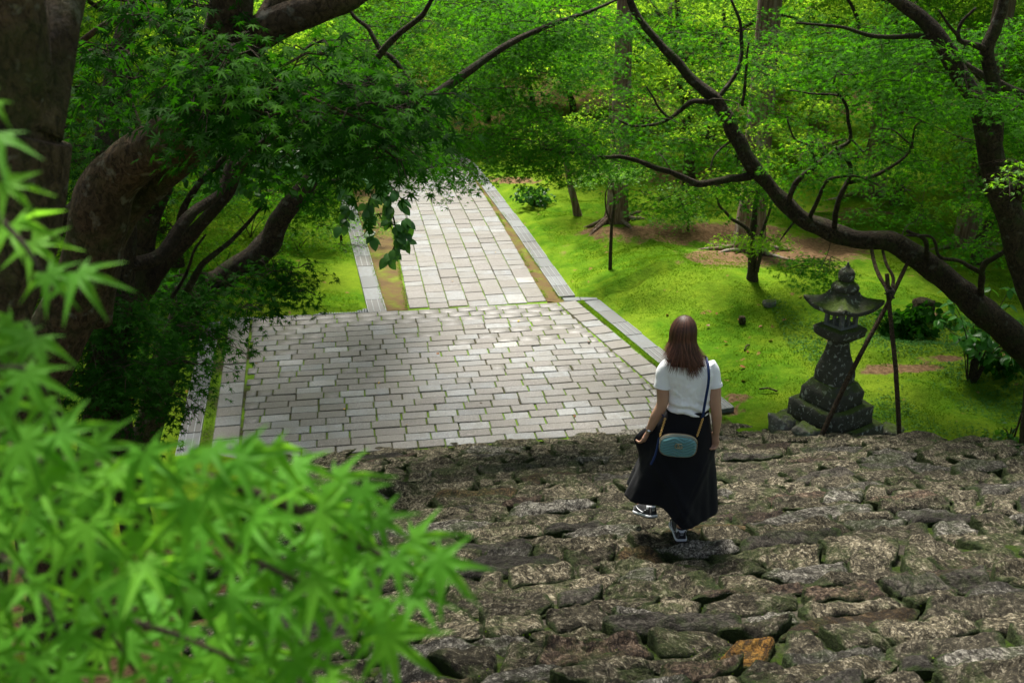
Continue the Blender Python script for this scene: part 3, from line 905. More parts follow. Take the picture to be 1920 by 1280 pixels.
class Tree:
    def __init__(s, name, base, bark, seed):
        s.root = empty(name, tuple(float(c) for c in base)); s.b = np.array(base, float); s.bark = bark
        s.S = []; s.Sr = []; s.g = np.random.default_rng(seed); s.seed = seed; s.tw = Acc(); s.cl = []
    def limb(s, pts, r0, r1, part='limb', sides=10, lump=0.12, n=None, flare=0.0, jit=0.0):
        P = spline(pts, n or max(8, 5 * len(pts)))
        f = np.linspace(0, 1, len(P)); r = r0 * (1 - f) + r1 * f
        if flare: r = r * (1 + flare * np.exp(-f * len(pts) * 2.2))
        if jit: P = P + jit * fbm(P * 3 + s.seed, 2, 3)[:, None] * np.array([1, 0.4, 0.6])
        V, F = tube(P, r, sides, lump, s.seed)
        me = np_mesh(part, V - s.b, tri_fix(F), True)
        o = mesh_obj(part, me, s.bark, s.root)
        s.S.append(P); s.Sr.append(r); return o
    def samples(s): return np.concatenate(s.S), np.concatenate(s.Sr)
    def twigs_to(s, C, r0=0.014, lift=0.10, sides=4, k=5, rays=4, Rr=0.4, maxL=2.6):
        """grow twigs outward: each spray hangs on the nearest limb or on a twig grown before it"""
        Ps, Rs = s.samples()
        C = np.asarray(C, float)
        d0 = np.array([np.linalg.norm(Ps - c, axis=1).min() for c in C])
        for c in C[np.argsort(d0)]:
            d = np.linalg.norm(Ps - c, axis=1) + 0.35 * np.maximum(Ps[:, 2] - c[2], 0)
            j = int(np.argmin(d)); a = Ps[j]
            L = np.linalg.norm(c - a)
            if L > maxL: continue
            m1 = a * 0.65 + c * 0.35 + s.g.normal(0, 0.07 * L, 3) + np.array([0, 0, lift * L]); m2 = a * 0.3 + c * 0.7 + s.g.normal(0, 0.06 * L, 3) + np.array([0, 0, lift * L * 0.8])
            P = spline([a, m1, m2, c], k + 3)
            rr = np.linspace(min(r0 * (0.5 + 0.4 * L), Rs[j] * 0.8, 0.018), 0.004, len(P))
            tube_acc(s.tw, P - s.b, rr, sides, cap=False)
            Ps = np.vstack([Ps, P[2:]]); Rs = np.concatenate([Rs, rr[2:] * 0.9])
            for q in range(rays):
                th = s.g.uniform(0, 6.28); e = c + np.array([math.cos(th), math.sin(th), -0.2]) * Rr * s.g.uniform(0.5, 0.95)
                st0 = P[-3] if q % 2 else P[-1]
                tube_acc(s.tw, np.array([st0, (st0 + e) / 2 + np.array([0, 0, 0.03]), e]) - s.b, [0.0045, 0.0035, 0.002], 3, cap=False)
    def leaves(s, C, Rr, n, size, tmpl, mat, part='crown', **k):
        P, N, D, sz, rn = pads(C, Rr, n, size, s.g, **k)
        V, F, nv = leaf_cloud(P - s.b, N, D, sz, tmpl)
        s.cl.append((V, F, np.repeat(rn, nv), mat))
    def finish(s, twig_mat=None):
        if s.tw.V: tag(s.tw.build('twig', twig_mat or M['bark_twig'], s.root), kind='stuff')
        mats = {}
        for V, F, rn, mat in s.cl: mats.setdefault(mat, []).append((V, F, rn))
        for mat, L in mats.items():
            n = 0; Fs = []
            for V, F, rn in L: Fs.append(F + n); n += len(V)
            o = mesh_obj('crown', np_mesh('crown', np.concatenate([x[0] for x in L]), np.concatenate(Fs), False, np.concatenate([x[2] for x in L])), M[mat], s.root)
            tag(o, kind='stuff')

def region(g, n, u, v, ru, rv, y0, y1):
    """n points in an ellipse of view directions between two distances"""
    out = []
    while len(out) < n:
        a, b = g.uniform(-1, 1, 2)
        if a * a + b * b > 1: continue
        out.append(at_y(u + a * ru, v + b * rv, g.uniform(y0, y1)))
    return np.array(out)

def box(g, n, lo, hi): return g.uniform(lo, hi, (n, 3))
def PX(*l): return [at_y(*p) for p in l]
def ground_pt(u, v, z0=0.1):
    p = at_z(u, v, z0)
    for _ in range(12): p = at_z(u, v, gz(p[0], p[1]))
    return p

def base_at(x, y, sink=0.1): return np.array([x, y, gz(x, y) - sink])

# ---- near left maple that carries the blurred branch in front of the lens
b = base_at(-1.75, 2.35)
T = Tree('maple_tree', b, M['bark'], 1)
tag(T.root, 'dark forked maple trunk rising in front of the thicker leaning maple, with bright drooping branch', 'tree')
T.limb([b, *PX((-140, 900, 2.4), (-75, 620, 2.5), (5, 430, 2.6), (45, 250, 2.65))], 0.20, 0.115, 'trunk', 14, 0.10, 40, 0.4)
T.limb(PX((40, 270, 2.66), (30, 130, 2.66), (20, 0, 2.66), (0, -220, 2.7), (-30, -500, 3.1)), 0.095, 0.055, sides=12)
T.limb(PX((62, 250, 2.66), (95, 110, 2.75), (125, -10, 2.85), (175, -200, 3.1), (260, -480, 3.6)), 0.068, 0.035, sides=12)
Cc = box(T.g, 46, (-3.8, 2.6, 6.8), (-1.7, 4.6, 8.6)); T.leaves(Cc, 0.6, 150, 0.13, L5, 'maple_dark')  # unseen sprays above the frame, added to cast shade
T.finish()
T1 = T

# the drooping branch: every leaf an object of its own
br = T.limb([at_y(-140, 700, 1.5), at_y(-60, 790, 1.05), at_y(60, 860, 0.92), at_y(300, 880, 0.80), at_y(470, 920, 0.78), at_y(640, 985, 0.78)], 0.011, 0.0025, 'branch', 7, 0.05, 40)
twg = Acc()
def sidetwig(pts, r0=0.004):
    P = spline([at_y(*p) for p in pts], 14); tube_acc(twg, P - T.b, np.linspace(r0, 0.0015, 14), 5)
for pts in [[(60, 860, .92), (130, 1000, .85), (190, 1150, .80), (260, 1270, .78)], [(-60, 1000, .95), (60, 1090, .85), (110, 1190, .8), (150, 1330, .78)], [(300, 880, .8), (420, 1010, .76), (560, 1090, .74), (700, 1130, .74)],
            [(470, 920, .78), (620, 990, .76), (760, 1060, .76), (850, 1060, .77)], [(-40, 700, .85), (40, 690, .8), (90, 740, .8)], [(190, 1150, .8), (330, 1190, .76), (470, 1250, .75)], [(-60, 250, .95), (-20, 380, .9), (60, 480, .86), (100, 590, .85)]]:
    sidetwig(pts)
tag(twg.build('twig', M['bark_twig'], br), kind='stuff')
V7, F7 = leaf_star([(-130, .45, 7), (-85, .80, 7.5), (-41, .97, 7.5), (0, 1.0, 7.5), (41, .97, 7.5), (85, .80, 7.5), (130, .45, 7)], 0.25, 0.50, 0.34)
lg = np.random.default_rng(77)
near_meshes = []
for k in range(10):
    V = V7.copy(); V[:, 2] += 0.05 * fbm(np.stack([V[:, 0] * 3 + k * 9, V[:, 1] * 3, V[:, 2]], -1), 2, k)
    near_meshes.append(np_mesh('leaf', V, F7, True, np.full(len(V), lg.uniform(0.15, 0.95)))); near_meshes[-1].materials.append(M['maple_near'])
def put_leaf(root, meshes, p, N, D, size, name='leaf', off=None):
    N = Vector(N).normalized(); X = Vector(D); X = (X - N * X.dot(N)).normalized(); Yv = N.cross(X)
    m = Matrix((X, Yv, N)).transposed().to_4x4()
    o = bpy.data.objects.new(name, meshes[int(lg.integers(len(meshes)))]); COL.objects.link(o); o.parent = root
    m = Matrix.Translation(Vector(p) - Vector(off)) @ m @ Matrix.Scale(size, 4)
    o.matrix_local = m; return o
def inside(u, v):
    # outline of the bright mass, in view directions
    top = np.interp(u, [-60, 0, 100, 200, 260, 400, 520, 640, 720, 800, 860], [640, 655, 750, 830, 850, 835, 850, 880, 960, 1020, 1050])
    bot = np.interp(u, [-60, 200, 420, 560, 640, 720, 780, 860], [1330, 1330, 1300, 1300, 1180, 1180, 1140, 1090])
    return v > top and v < bot
k = 0; tries = 0; placed = []
while k < 138 and tries < 60000:
    tries += 1
    u = lg.uniform(-60, 860); v = lg.uniform(560, 1330)
    if not inside(u, v): continue
    if u > 330 and v > 1060 and u < 640 and v < 1230 and lg.random() > 0.10: continue
    if u > 500 and v > 1150 and lg.random() > 0.25: continue
    if any((u - a) ** 2 + (v - c) ** 2 < (44 + 12 * lg.random()) ** 2 for a, c in placed): continue
    placed.append((u, v)); k += 1
for (u, v) in placed + [(-20, 250), (15, 345), (20, 420), (-25, 190), (65, 455), (95, 520), (150, 520), (60, 640), (15, 610), (620, 1270), (700, 1160), (830, 1060), (520, 1290), (450, 1290), (350, 1290), (740, 1200), (600, 1090)]:
    y = 0.70 + 0.13 * lg.random() + 0.06 * (v < 700) + 0.05 * (v < 560)
    p = at_y(u, v, y)
    N = (lg.normal(0.0, 0.28), -0.60 + lg.normal(0, 0.25), 0.9)
    D = (0.45 + lg.normal(0, 0.45), -0.35 + lg.normal(0, 0.3), -0.55 + lg.normal(0, 0.15))
    put_leaf(br, near_meshes, p, N, D, 0.080 * lg.uniform(0.75, 1.2), off=T.b)

# ---- the thick leaning maple
b = base_at(-2.35, 4.6, 0.2)
T = Tree('maple_tree', b, M['bark'], 2)
tag(T.root, 'thickest leaning maple at the left with a sharply bent mottled trunk', 'tree')
D0 = 4.75
T.limb([b, *PX((55, 800, 4.75), (90, 680, D0), (125, 590, D0), (168, 480, D0), (190, 390, D0), (225, 325, D0), (300, 270, D0 - .1), (370, 215, D0 - .2), (410, 140, D0 - .25), (432, 40, D0 - .3), (450, -120, D0 - .3), (470, -400, D0))], 0.158, 0.068, 'trunk', 30, 0.22, 190, 0.35)
T.limb([*PX((172, 600, 5.0), (192, 490, 5.0), (224, 405, 4.98), (295, 338, 4.95), (380, 258, 4.9), (420, 190, 4.85), (470, 90, 4.9), (520, 0, 5.0), (600, -200, 5.2))], 0.095, 0.045, sides=14, lump=0.12, n=50)
T.limb(PX((425, 130, 4.5), (470, 70, 4.45), (560, 28, 4.4), (670, -20, 4.4), (800, -120, 4.5), (1000, -330, 4.9)), 0.078, 0.045, sides=12, n=36)
T.limb(PX((405, 170, 4.6), (290, 60, 4.8), (215, 40, 5.0), (120, 100, 5.2), (80, 130, 5.3)), 0.022, 0.010, sides=7, jit=0.05)
T.limb(PX((300, 300, 4.9), (240, 190, 5.0), (225, 90, 5.1), (250, -30, 5.2)), 0.018, 0.010, sides=7, jit=0.04)
C1 = np.vstack([region(T.g, 30, 580, 190, 230, 110, 3.7, 4.5), region(T.g, 14, 400, 140, 130, 120, 3.9, 4.5), region(T.g, 12, 700, 240, 90, 70, 3.9, 4.6), region(T.g, 10, 230, 160, 110, 90, 4.3, 5.2), region(T.g, 8, 330, 20, 110, 40, 4.2, 4.9)])
T.twigs_to(C1, 0.008, rays=5, Rr=0.22)
T.leaves(C1, 0.28, 46, 0.074, L7, 'maple_dark', droop=0.5, tilt=0.65)
C2 = box(T.g, 72, (-6.0, 5.2, 6.9), (0.2, 12.5, 9.0)); T.twigs_to(C2, rays=2); T.leaves(C2, 0.8, 210, 0.14, L5, 'maple_dark')  # C2: unseen leaf roof over the steps, added to shade them
T.finish()
# leaves of its nearest spray, one by one
spray = T.limb(PX((430, 90, 4.4), (520, 150, 4.0), (620, 200, 3.75), (740, 250, 3.7)), 0.010, 0.003, 'branch', 6, 0.05, 24)
mid_meshes = []
for kk in range(6):
    V = L7[0].copy(); V[:, 2] += 0.05 * fbm(np.stack([V[:, 0] * 3 + kk * 9, V[:, 1] * 3, V[:, 2]], -1), 2, kk)
    mid_meshes.append(np_mesh('leaf', V, L7[1], True, np.full(len(V), lg.uniform(0.1, 0.9)))); mid_meshes[-1].materials.append(M['maple'])
for kk in range(230):
    if kk < 170: p = region(lg, 1, 590, 185, 215, 100, 3.45, 3.8)[0]
    else: p = region(lg, 1, 390, 110, 120, 100, 3.6, 3.9)[0]
    put_leaf(spray, mid_meshes, p, (lg.normal(0.1, 0.35), -0.45 + lg.normal(0, 0.3), 1), (lg.normal(0.3, 0.7), -0.4 + lg.normal(0, 0.4), -0.5), 0.06 * lg.uniform(0.8, 1.25), off=T.b)

# ---- dark trunk behind it
b = base_at(-3.1, 6.3, 0.2)
T = Tree('maple_tree', b, M['bark_dark'], 3)
tag(T.root, 'nearly black maple trunk close behind the bent mottled trunk', 'tree')
T.limb([b, *PX((205, 640, 6.3), (220, 540, 6.3), (228, 440, 6.3), (222, 360, 6.3), (200, 270, 6.4), (215, 150, 6.6), (250, 0, 6.8))], 0.13, 0.05, 'trunk', 12, 0.15, 40, 0.3)
T.limb(PX((228, 500, 6.3), (300, 480, 6.4), (360, 400, 6.6), (410, 360, 6.8), (450, 260, 7.0)), 0.05, 0.022, jit=0.05)
T.limb(PX((215, 330, 6.35), (130, 400, 6.2), (100, 460, 6.2), (75, 380, 6.3), (60, 290, 6.4)), 0.05, 0.02, jit=0.04)
C1 = np.vstack([region(T.g, 22, 170, 640, 120, 110, 5.6, 6.5), region(T.g, 14, 260, 700, 130, 80, 5.9, 6.6)])
T.twigs_to(C1, 0.008); T.leaves(C1, 0.3, 150, 0.066, L5, 'maple_dark', droop=0.45)
C2 = region(T.g, 16, 200, 250, 130, 120, 6.2, 7.4); T.twigs_to(C2, 0.008); T.leaves(C2, 0.35, 130, 0.066, L5, 'maple_dark')
C3 = box(T.g, 40, (-8, 7.0, 5.2), (-3.0, 12.0, 8.0)); T.twigs_to(C3, rays=2); T.leaves(C3, 0.8, 200, 0.14, L5, 'maple_dark')  # C3: sprays above the frame, put in to darken the left side
Cw = box(T.g, 110, (-14.0, 1.0, 4.5), (-6.0, 20.0, 13.0)); T.twigs_to(Cw, rays=0); T.leaves(Cw, 1.2, 120, 0.26, L5, 'maple_dark'); T.finish()  # Cw: unseen tall foliage at the left, added to cut sky light

# ---- two stemmed tree with the oval-leaved hanging branch
b = base_at(-3.2, 7.7, 0.15)
T = Tree('broadleaf_tree', b, M['bark_dark'], 4)
tag(T.root, 'slender tree with twin brown stems and an oval-leaved branch hanging over the path', 'tree')
T.limb([b, *PX((205, 700, 7.4), (235, 600, 7.2), (262, 530, 7.1), (268, 450, 7.1), (285, 390, 7.1), (312, 340, 7.1), (335, 290, 7.1), (360, 200, 7.1))], 0.12, 0.05, 'trunk', 12, 0.08, 44, 0.2)
T.limb(PX((245, 590, 7.18), (300, 505, 7.1), (345, 455, 7.1), (390, 405, 7.1), (428, 362, 7.1), (452, 310, 7.1), (520, 250, 6.9), (590, 235, 6.7), (645, 275, 6.5)), 0.062, 0.014, n=50)
T.limb(PX((338, 460, 7.1), (342, 400, 7.15), (370, 345, 7.2), (425, 290, 7.3), (470, 220, 7.4)), 0.030, 0.016, sides=7, jit=0.03)
T.limb(PX((352, 545, 7.3), (375, 500, 7.3), (410, 470, 7.4), (445, 440, 7.6), (490, 388, 7.8)), 0.028, 0.012, sides=7, jit=0.04)
T.limb(PX((320, 560, 7.3), (350, 510, 7.4), (365, 470, 7.4), (385, 440, 7.5)), 0.014, 0.007, sides=6, jit=0.03)
hb = T.limb(PX((640, 270, 6.5), (675, 300, 6.45), (705, 345, 6.4), (735, 400, 6.4), (742, 450, 6.4), (725, 492, 6.4)), 0.010, 0.003, 'branch', 6, 0.05, 30)
HB = T.S[-1]
tw = Acc(); ov = []
for kk in range(5):
    V = LO[0].copy(); ov.append(np_mesh('leaf', V, LO[1], True, np.full(len(V), lg.uniform(0.1, 0.95)))); ov[-1].materials.append(M['oval'])
subs = [[(675, 300, 6.45), (650, 330, 6.4), (650, 380, 6.4), (640, 425, 6.4)], [(705, 345, 6.4), (690, 390, 6.35), (700, 440, 6.35)], [(690, 320, 6.4), (730, 345, 6.4), (760, 390, 6.4), (765, 450, 6.4)], [(660, 285, 6.45), (690, 290, 6.4), (740, 320, 6.4)], [(600, 240, 6.6), (610, 280, 6.6), (585, 330, 6.6)]]
curves = [HB] + [spline([at_y(*p) for p in q], 14) for q in subs]
for c in curves[1:]: tube_acc(tw, c - T.b, np.linspace(0.004, 0.0015, len(c)), 4)
tag(tw.build('twig', M['bark_twig'], hb), kind='stuff')
for ci, c in enumerate(curves):
    for kk in range(46 if ci == 0 else 24):
        f = lg.uniform(0.1, 1); p = c[min(int(f * len(c)), len(c) - 1)] + lg.normal(0, 0.012, 3)
        side = lg.choice([-1, 1])
        put_leaf(hb, ov, p, (lg.normal(0.1, 0.5), -0.75 + lg.normal(0, 0.3), 0.8), (side * lg.uniform(0.1, 0.9), lg.normal(-0.1, 0.3), -0.9 + lg.normal(0, 0.25)), lg.uniform(0.06, 0.092), off=T.b)
C1 = np.vstack([region(T.g, 9, 490, 260, 110, 40, 7.2, 8.0), region(T.g, 8, 380, 240, 90, 40, 7.3, 8)])
T.twigs_to(C1, 0.008); T.leaves(C1, 0.34, 90, 0.085, LO, 'oval', droop=0.5)
T.finish()

# ---- maple leaning out over the paving
b = base_at(-3.9, 9.2, 0.15)
T = Tree('maple_tree', b, M['bark_dark'], 5)
tag(T.root, 'slim maple leaning right from the moss bed, its dark arm reaching over the path', 'tree')
T.limb([b, *PX((340, 600, 9.2), (420, 522, 9.2), (470, 487, 9.2), (505, 458, 9.2), (518, 425, 9.2), (550, 378, 9.2), (590, 330, 9.3), (640, 280, 9.5), (710, 235, 9.8), (790, 195, 10.1), (870, 140, 10.4), (950, 85, 10.7), (1030, 48, 11.0), (1110, 20, 11.4), (1200, -20, 11.8))], 0.13, 0.010, 'trunk', 12, 0.12, 80, 0.3)
T.limb(PX((440, 510, 9.3), (500, 440, 9.6), (545, 395, 9.9), (600, 355, 10.2), (650, 330, 10.5), (760, 295, 11.0)), 0.06, 0.015, jit=0.05)
T.limb(PX((790, 195, 10.1), (740, 120, 10.2), (690, 60, 10.3), (640, 0, 10.4), (600, -80, 10.5)), 0.03, 0.012, sides=7, jit=0.05)
T.limb(PX((600, 322, 9.3), (650, 200, 9.4), (720, 90, 9.3), (800, 20, 9.3), (860, -70, 9.3)), 0.045, 0.014, sides=8, jit=0.05)
T.limb(PX((640, 285, 9.5), (540, 300, 9.4), (480, 240, 9.2), (420, 180, 9.0)), 0.03, 0.012, sides=7, jit=0.05)
C1 = np.vstack([region(T.g, 34, 400, 548, 150, 40, 8.2, 9.3), region(T.g, 7, 530, 500, 60, 20, 8.6, 9.4), region(T.g, 24, 290, 640, 90, 60, 7.8, 9.0), region(T.g, 6, 400, 640, 45, 30, 8.0, 8.8), region(T.g, 5, 540, 540, 40, 14, 8.8, 9.4)])
T.twigs_to(C1, 0.008, rays=4, Rr=0.25); T.leaves(C1, 0.30, 44, 0.085, L7, 'maple_dark', droop=0.5)
C2 = np.vstack([region(T.g, 10, 745, 308, 95, 36, 10.0, 11.5), region(T.g, 8, 880, 290, 70, 36, 10.5, 12), region(T.g, 5, 590, 370, 40, 25, 9.4, 10), region(T.g, 10, 480, 340, 110, 40, 10, 12), region(T.g, 46, 820, 90, 200, 110, 11.2, 13.5), region(T.g, 34, 640, 190, 150, 90, 9.4, 11.0), region(T.g, 30, 1000, 110, 120, 110, 11, 13), region(T.g, 8, 1060, 40, 90, 30, 11, 11.8), region(T.g, 18, 960, 240, 100, 50, 11, 13)])
T.twigs_to(C2, 0.010, rays=4); T.leaves(C2, 0.45, 210, 0.068, L5, 'maple', droop=0.42)
C3 = np.vstack([box(T.g, 74, (-7.5, 13.0, 6.0), (-2.9, 19.5, 8.5)), box(T.g, 50, (-5.2, 14.5, 6.0), (-2.3, 19.5, 8.5)), box(T.g, 22, (-2.6, 15.5, 6.5), (2.6, 17.2, 8.5))]); T.twigs_to(C3, rays=2); T.leaves(C3, 0.8, 190, 0.14, L5, 'maple_dark')  # C3: unseen leaf roof, laid out to shade the landing's left and foot
T.finish()

# ---- maple at the right whose long arm crosses the view
b = base_at(6.0, 10.6, 0.2)
T = Tree('maple_tree', b, M['bark_dark'], 6)
tag(T.root, 'maple with a long dark arm sweeping over the stone lantern, propped by poles', 'tree')
T.limb([b, *PX((1965, 720, 11.0), (1905, 635, 11.2), (1850, 585, 11.3), (1790, 535, 11.4), (1730, 487, 11.5), (1670, 458, 11.6), (1600, 450, 11.7), (1540, 428, 11.8), (1492, 400, 11.8), (1440, 345, 11.9), (1405, 305, 11.9), (1375, 245, 12.0), (1340, 190, 12.0), (1300, 150, 12.1), (1240, 85, 12.2), (1190, 20, 12.3), (1170, -60, 12.4))], 0.178, 0.028, 'trunk', 16, 0.20, 130, 0.2, 0.03)
lb = [([(1408, 330, 11.9), (1365, 337, 11.8), (1310, 346, 11.7), (1275, 328, 11.6), (1225, 312, 11.5), (1165, 296, 11.4), (1090, 290, 11.3), (1010, 280, 11.2)], .052, .012),
      ([(1340, 195, 12), (1300, 190, 11.9), (1275, 208, 11.9), (1250, 225, 11.8), (1205, 237, 11.7), (1160, 225, 11.7)], .034, .010),
      ([(1255, 222, 11.8), (1235, 190, 11.8), (1215, 160, 11.8)], .016, .008),
      ([(1520, 405, 11.75), (1530, 380, 11.6), (1548, 342, 11.5), (1572, 334, 11.4), (1610, 333, 11.3), (1650, 350, 11.2)], .028, .008),
      ([(1475, 385, 11.8), (1490, 345, 11.7), (1530, 310, 11.6), (1570, 280, 11.6), (1592, 262, 11.6), (1588, 215, 11.6), (1575, 180, 11.6), (1560, 165, 11.6)], .034, .012),
      ([(1565, 425, 11.7), (1570, 380, 11.5), (1590, 335, 11.5), (1590, 310, 11.5), (1572, 285, 11.5), (1565, 275, 11.5)], .032, .018),
      ([(1590, 345, 11.5), (1640, 330, 11.3), (1690, 300, 11.2), (1710, 275, 11.2), (1715, 240, 11.1), (1730, 225, 11.1)], .022, .008),
      ([(1715, 275, 11.2), (1680, 245, 11.2), (1650, 240, 11.3)], .011, .006),
      ([(1592, 262, 11.6), (1620, 285, 11.5), (1630, 260, 11.5)], .013, .007),
      ([(1575, 180, 11.6), (1520, 175, 11.7), (1480, 170, 11.7)], .013, .007),
      ([(1530, 310, 11.6), (1515, 275, 11.6), (1490, 260, 11.7), (1480, 220, 11.7)], .018, .008),
      ([(1740, 490, 11.4), (1735, 450, 11.3), (1700, 432, 11.3)], .03, .02),
      ([(1835, 570, 11.3), (1845, 500, 11.1), (1870, 480, 11.0), (1905, 455, 11.0)], .04, .022),
      ([(1840, 510, 11.15), (1800, 488, 11.2), (1765, 480, 11.2), (1745, 445, 11.2), (1700, 440, 11.2)], .026, .012),
      ([(1490, 415, 11.8), (1470, 440, 11.7), (1458, 455, 11.7)], .014, .006),
      ([(1340, 190, 12), (1385, 130, 12.1), (1390, 60, 12.2), (1370, 0, 12.2)], .03, .014),
      ([(1390, 200, 12), (1400, 130, 12), (1405, 80, 12)], .02, .01),
      ([(1375, 260, 12), (1340, 290, 11.8), (1330, 320, 11.7)], .014, .008)]
for p, r0, r1 in lb: T.limb(PX(*p), r0, r1, sides=8, n=7 * len(p), jit=0.03, lump=0.15)
C1 = np.vstack([region(T.g, 44, 1500, 210, 240, 130, 12.2, 14.0), region(T.g, 9, 1560, 200, 200, 120, 10.8, 11.4), region(T.g, 26, 1250, 130, 180, 120, 12.3, 14), region(T.g, 24, 1150, 260, 150, 60, 11.4, 13), region(T.g, 20, 1470, 70, 250, 60, 12.2, 14),
                region(T.g, 14, 1660, 330, 130, 80, 11.8, 13.5), region(T.g, 10, 1480, 340, 120, 40, 12.2, 13.5), region(T.g, 7, 1540, 495, 45, 18, 11.9, 12.6), region(T.g, 6, 1290, 360, 90, 25, 12, 12.8), region(T.g, 14, 1060, 300, 70, 40, 10.6, 12), region(T.g, 10, 1800, 420, 110, 60, 12, 13.5)])
T.twigs_to(C1, 0.010, rays=4, Rr=0.36); T.leaves(C1, 0.46, 105, 0.080, L5, 'maple', droop=0.40)
C2 = box(T.g, 50, (0.6, 6.5, 7.0), (6.0, 13.0, 9.2)); T.twigs_to(C2, rays=2); T.leaves(C2, 0.8, 85, 0.14, L5, 'maple_dark')  # C2: unseen sprays overhead, added to filter the sun on the steps
T.finish()

# ---- right edge maple, two stems
b = base_at(5.75, 10.0, 0.2)
T = Tree('maple_tree', b, M['bark_dark'], 7)
tag(T.root, 'upright two-stemmed maple at the right edge beside the propped arm', 'tree')
T.limb([b, *PX((1955, 640, 10.4), (1925, 520, 10.5), (1895, 410, 10.5), (1870, 345, 10.5), (1855, 280, 10.5), (1835, 200, 10.5), (1800, 140, 10.5), (1772, 90, 10.5), (1735, 40, 10.6), (1680, 0, 10.7), (1600, -60, 10.8))], 0.17, 0.045, 'trunk', 14, 0.14, 80, 0.2)
T.limb(PX((1885, 380, 10.5), (1866, 300, 10.4), (1866, 220, 10.4), (1860, 150, 10.4), (1850, 95, 10.4), (1868, 50, 10.4), (1882, 0, 10.4), (1885, -80, 10.5)), 0.085, 0.045, n=44)
T.limb(PX((1850, 95, 10.4), (1820, 85, 10.3), (1795, 75, 10.3), (1800, 45, 10.3), (1830, 15, 10.3)), 0.035, 0.012, sides=8, jit=0.02)
T.limb(PX((1797, 75, 10.3), (1775, 45, 10.2), (1760, 20, 10.2)), 0.018, 0.009, sides=7, jit=0.02)
T.limb(PX((1775, 90, 10.5), (1810, 125, 10.7), (1860, 152, 10.9), (1920, 180, 11.0)), 0.04, 0.05, sides=9)
T.limb(PX((1768, 75, 10.5), (1700, 68, 10.6), (1630, 65, 10.7), (1560, 48, 10.8), (1490, 45, 10.9)), 0.03, 0.010, sides=8, jit=0.03)
T.limb(PX((1868, 240, 10.4), (1890, 215, 10.3), (1910, 198, 10.3)), 0.016, 0.008, sides=7)
T.limb(PX((1905, 375, 10.5), (1918, 340, 10.3), (1940, 300, 10.2)), 0.06, 0.03, sides=8)
C1 = np.vstack([region(T.g, 30, 1760, 190, 150, 160, 11.0, 13.0), region(T.g, 10, 1880, 120, 80, 110, 10.9, 12.5), region(T.g, 10, 1680, 60, 130, 50, 10.9, 12.5), region(T.g, 8, 1890, 330, 60, 70, 11.2, 12.5), region(T.g, 6, 1790, 120, 130, 100, 9.6, 10.2)])
T.twigs_to(C1, 0.010, rays=4, Rr=0.36); T.leaves(C1, 0.44, 165, 0.080, L5, 'maple', droop=0.40)
C2 = np.vstack([box(T.g, 34, (3.4, 6.5, 6.8), (9.0, 12.6, 9.2)), box(T.g, 22, (6.2, 12.6, 6.8), (11.0, 18.0, 9.2)), box(T.g, 50, (3.9, 14.4, 6.8), (9.0, 17.8, 9.0)), box(T.g, 34, (5.0, 17.5, 6.8), (10.5, 20.5, 9.0))]); T.twigs_to(C2, rays=2); T.leaves(C2, 0.8, 150, 0.14, L5, 'maple_dark')  # C2: unseen leaf roof, placed to shade the lantern and right-hand moss
Cw = box(T.g, 100, (9.0, 1.0, 4.5), (16.0, 20.0, 12.0)); T.twigs_to(Cw, rays=0); T.leaves(Cw, 1.2, 120, 0.26, L5, 'maple_dark')  # Cw: unseen tall foliage at the right, added to hold back sky light
Cs = region(T.g, 5, 1900, 320, 40, 22, 8.2, 8.8); T.twigs_to(Cs, 0.006); T.leaves(Cs, 0.16, 26, 0.055, L7, 'maple_light', droop=0.5)
T.finish()
# ==PART4==
# ------------------------------------------------------------------ the wood behind
def copy_tree(root, loc, rz, sc, label=None):
    r = root.copy(); COL.objects.link(r); r.location = loc; r.rotation_euler = (0, 0, rz); r.scale = (sc,) * 3
    if label: r['label'] = label
    for ch in root.children:
        c = ch.copy(); COL.objects.link(c); c.parent = r
    return r

def wood_tree(seed, hgt, rad, npad, nleaf, mat, size=0.11):
    T = Tree('maple_tree', (0, 0, 0), M['bark_dark'], seed)
    g = T.g
    fork = hgt * 0.32
    lean = g.uniform(-0.5, 0.5, 2)
    T.limb([(0, 0, -0.3), (0.05, 0, fork * 0.5), (lean[0] * 0.4, lean[1] * 0.4, fork), (lean[0], lean[1], hgt * 0.7)], 0.13, 0.05, 'trunk', 8, 0.12, 18, 0.4)
    for k in range(6):
        a = k * 1.05 + g.uniform(-0.3, 0.3); L = rad * g.uniform(0.55, 0.85)
        p0 = np.array([lean[0] * 0.4, lean[1] * 0.4, fork]) + np.array([lean[0] * 0.1 * k, lean[1] * 0.1 * k, k * hgt * 0.05])
        p3 = np.array([math.cos(a) * L, math.sin(a) * L, hgt * g.uniform(0.62, 0.9)])
        p1 = p0 * 0.66 + p3 * 0.34 + g.normal(0, 0.15, 3); p2 = p0 * 0.33 + p3 * 0.67 + g.normal(0, 0.15, 3) + np.array([0, 0, 0.2])
        T.limb([p0, p1, p2, p3], 0.055, 0.018, sides=6, n=14, jit=0.06)
    C = []
    while len(C) < npad:
        x, y = g.uniform(-1, 1, 2); r = math.hypot(x, y)
        if r > 1: continue
        top = hgt * (1 - 0.42 * r ** 2.2); lo = hgt * (0.36 + 0.05 * r)
        z = lo + (top - lo) * g.uniform(0, 1) ** 0.7
        C.append((x * rad, y * rad, z))
    T.twigs_to(np.array(C)[:npad // 2], 0.012, rays=2, k=4)
    T.leaves(np.array(C), g.uniform(0.5, 0.95, npad), nleaf, size, L3, mat, droop=0.34, tilt=0.42, thick=0.03)
    T.finish(M['bark_dark'])
    return T.root
GRP = 'maples of the wood behind the moss garden'
LBL = 'green maple standing among many alike in the wood behind the moss garden'
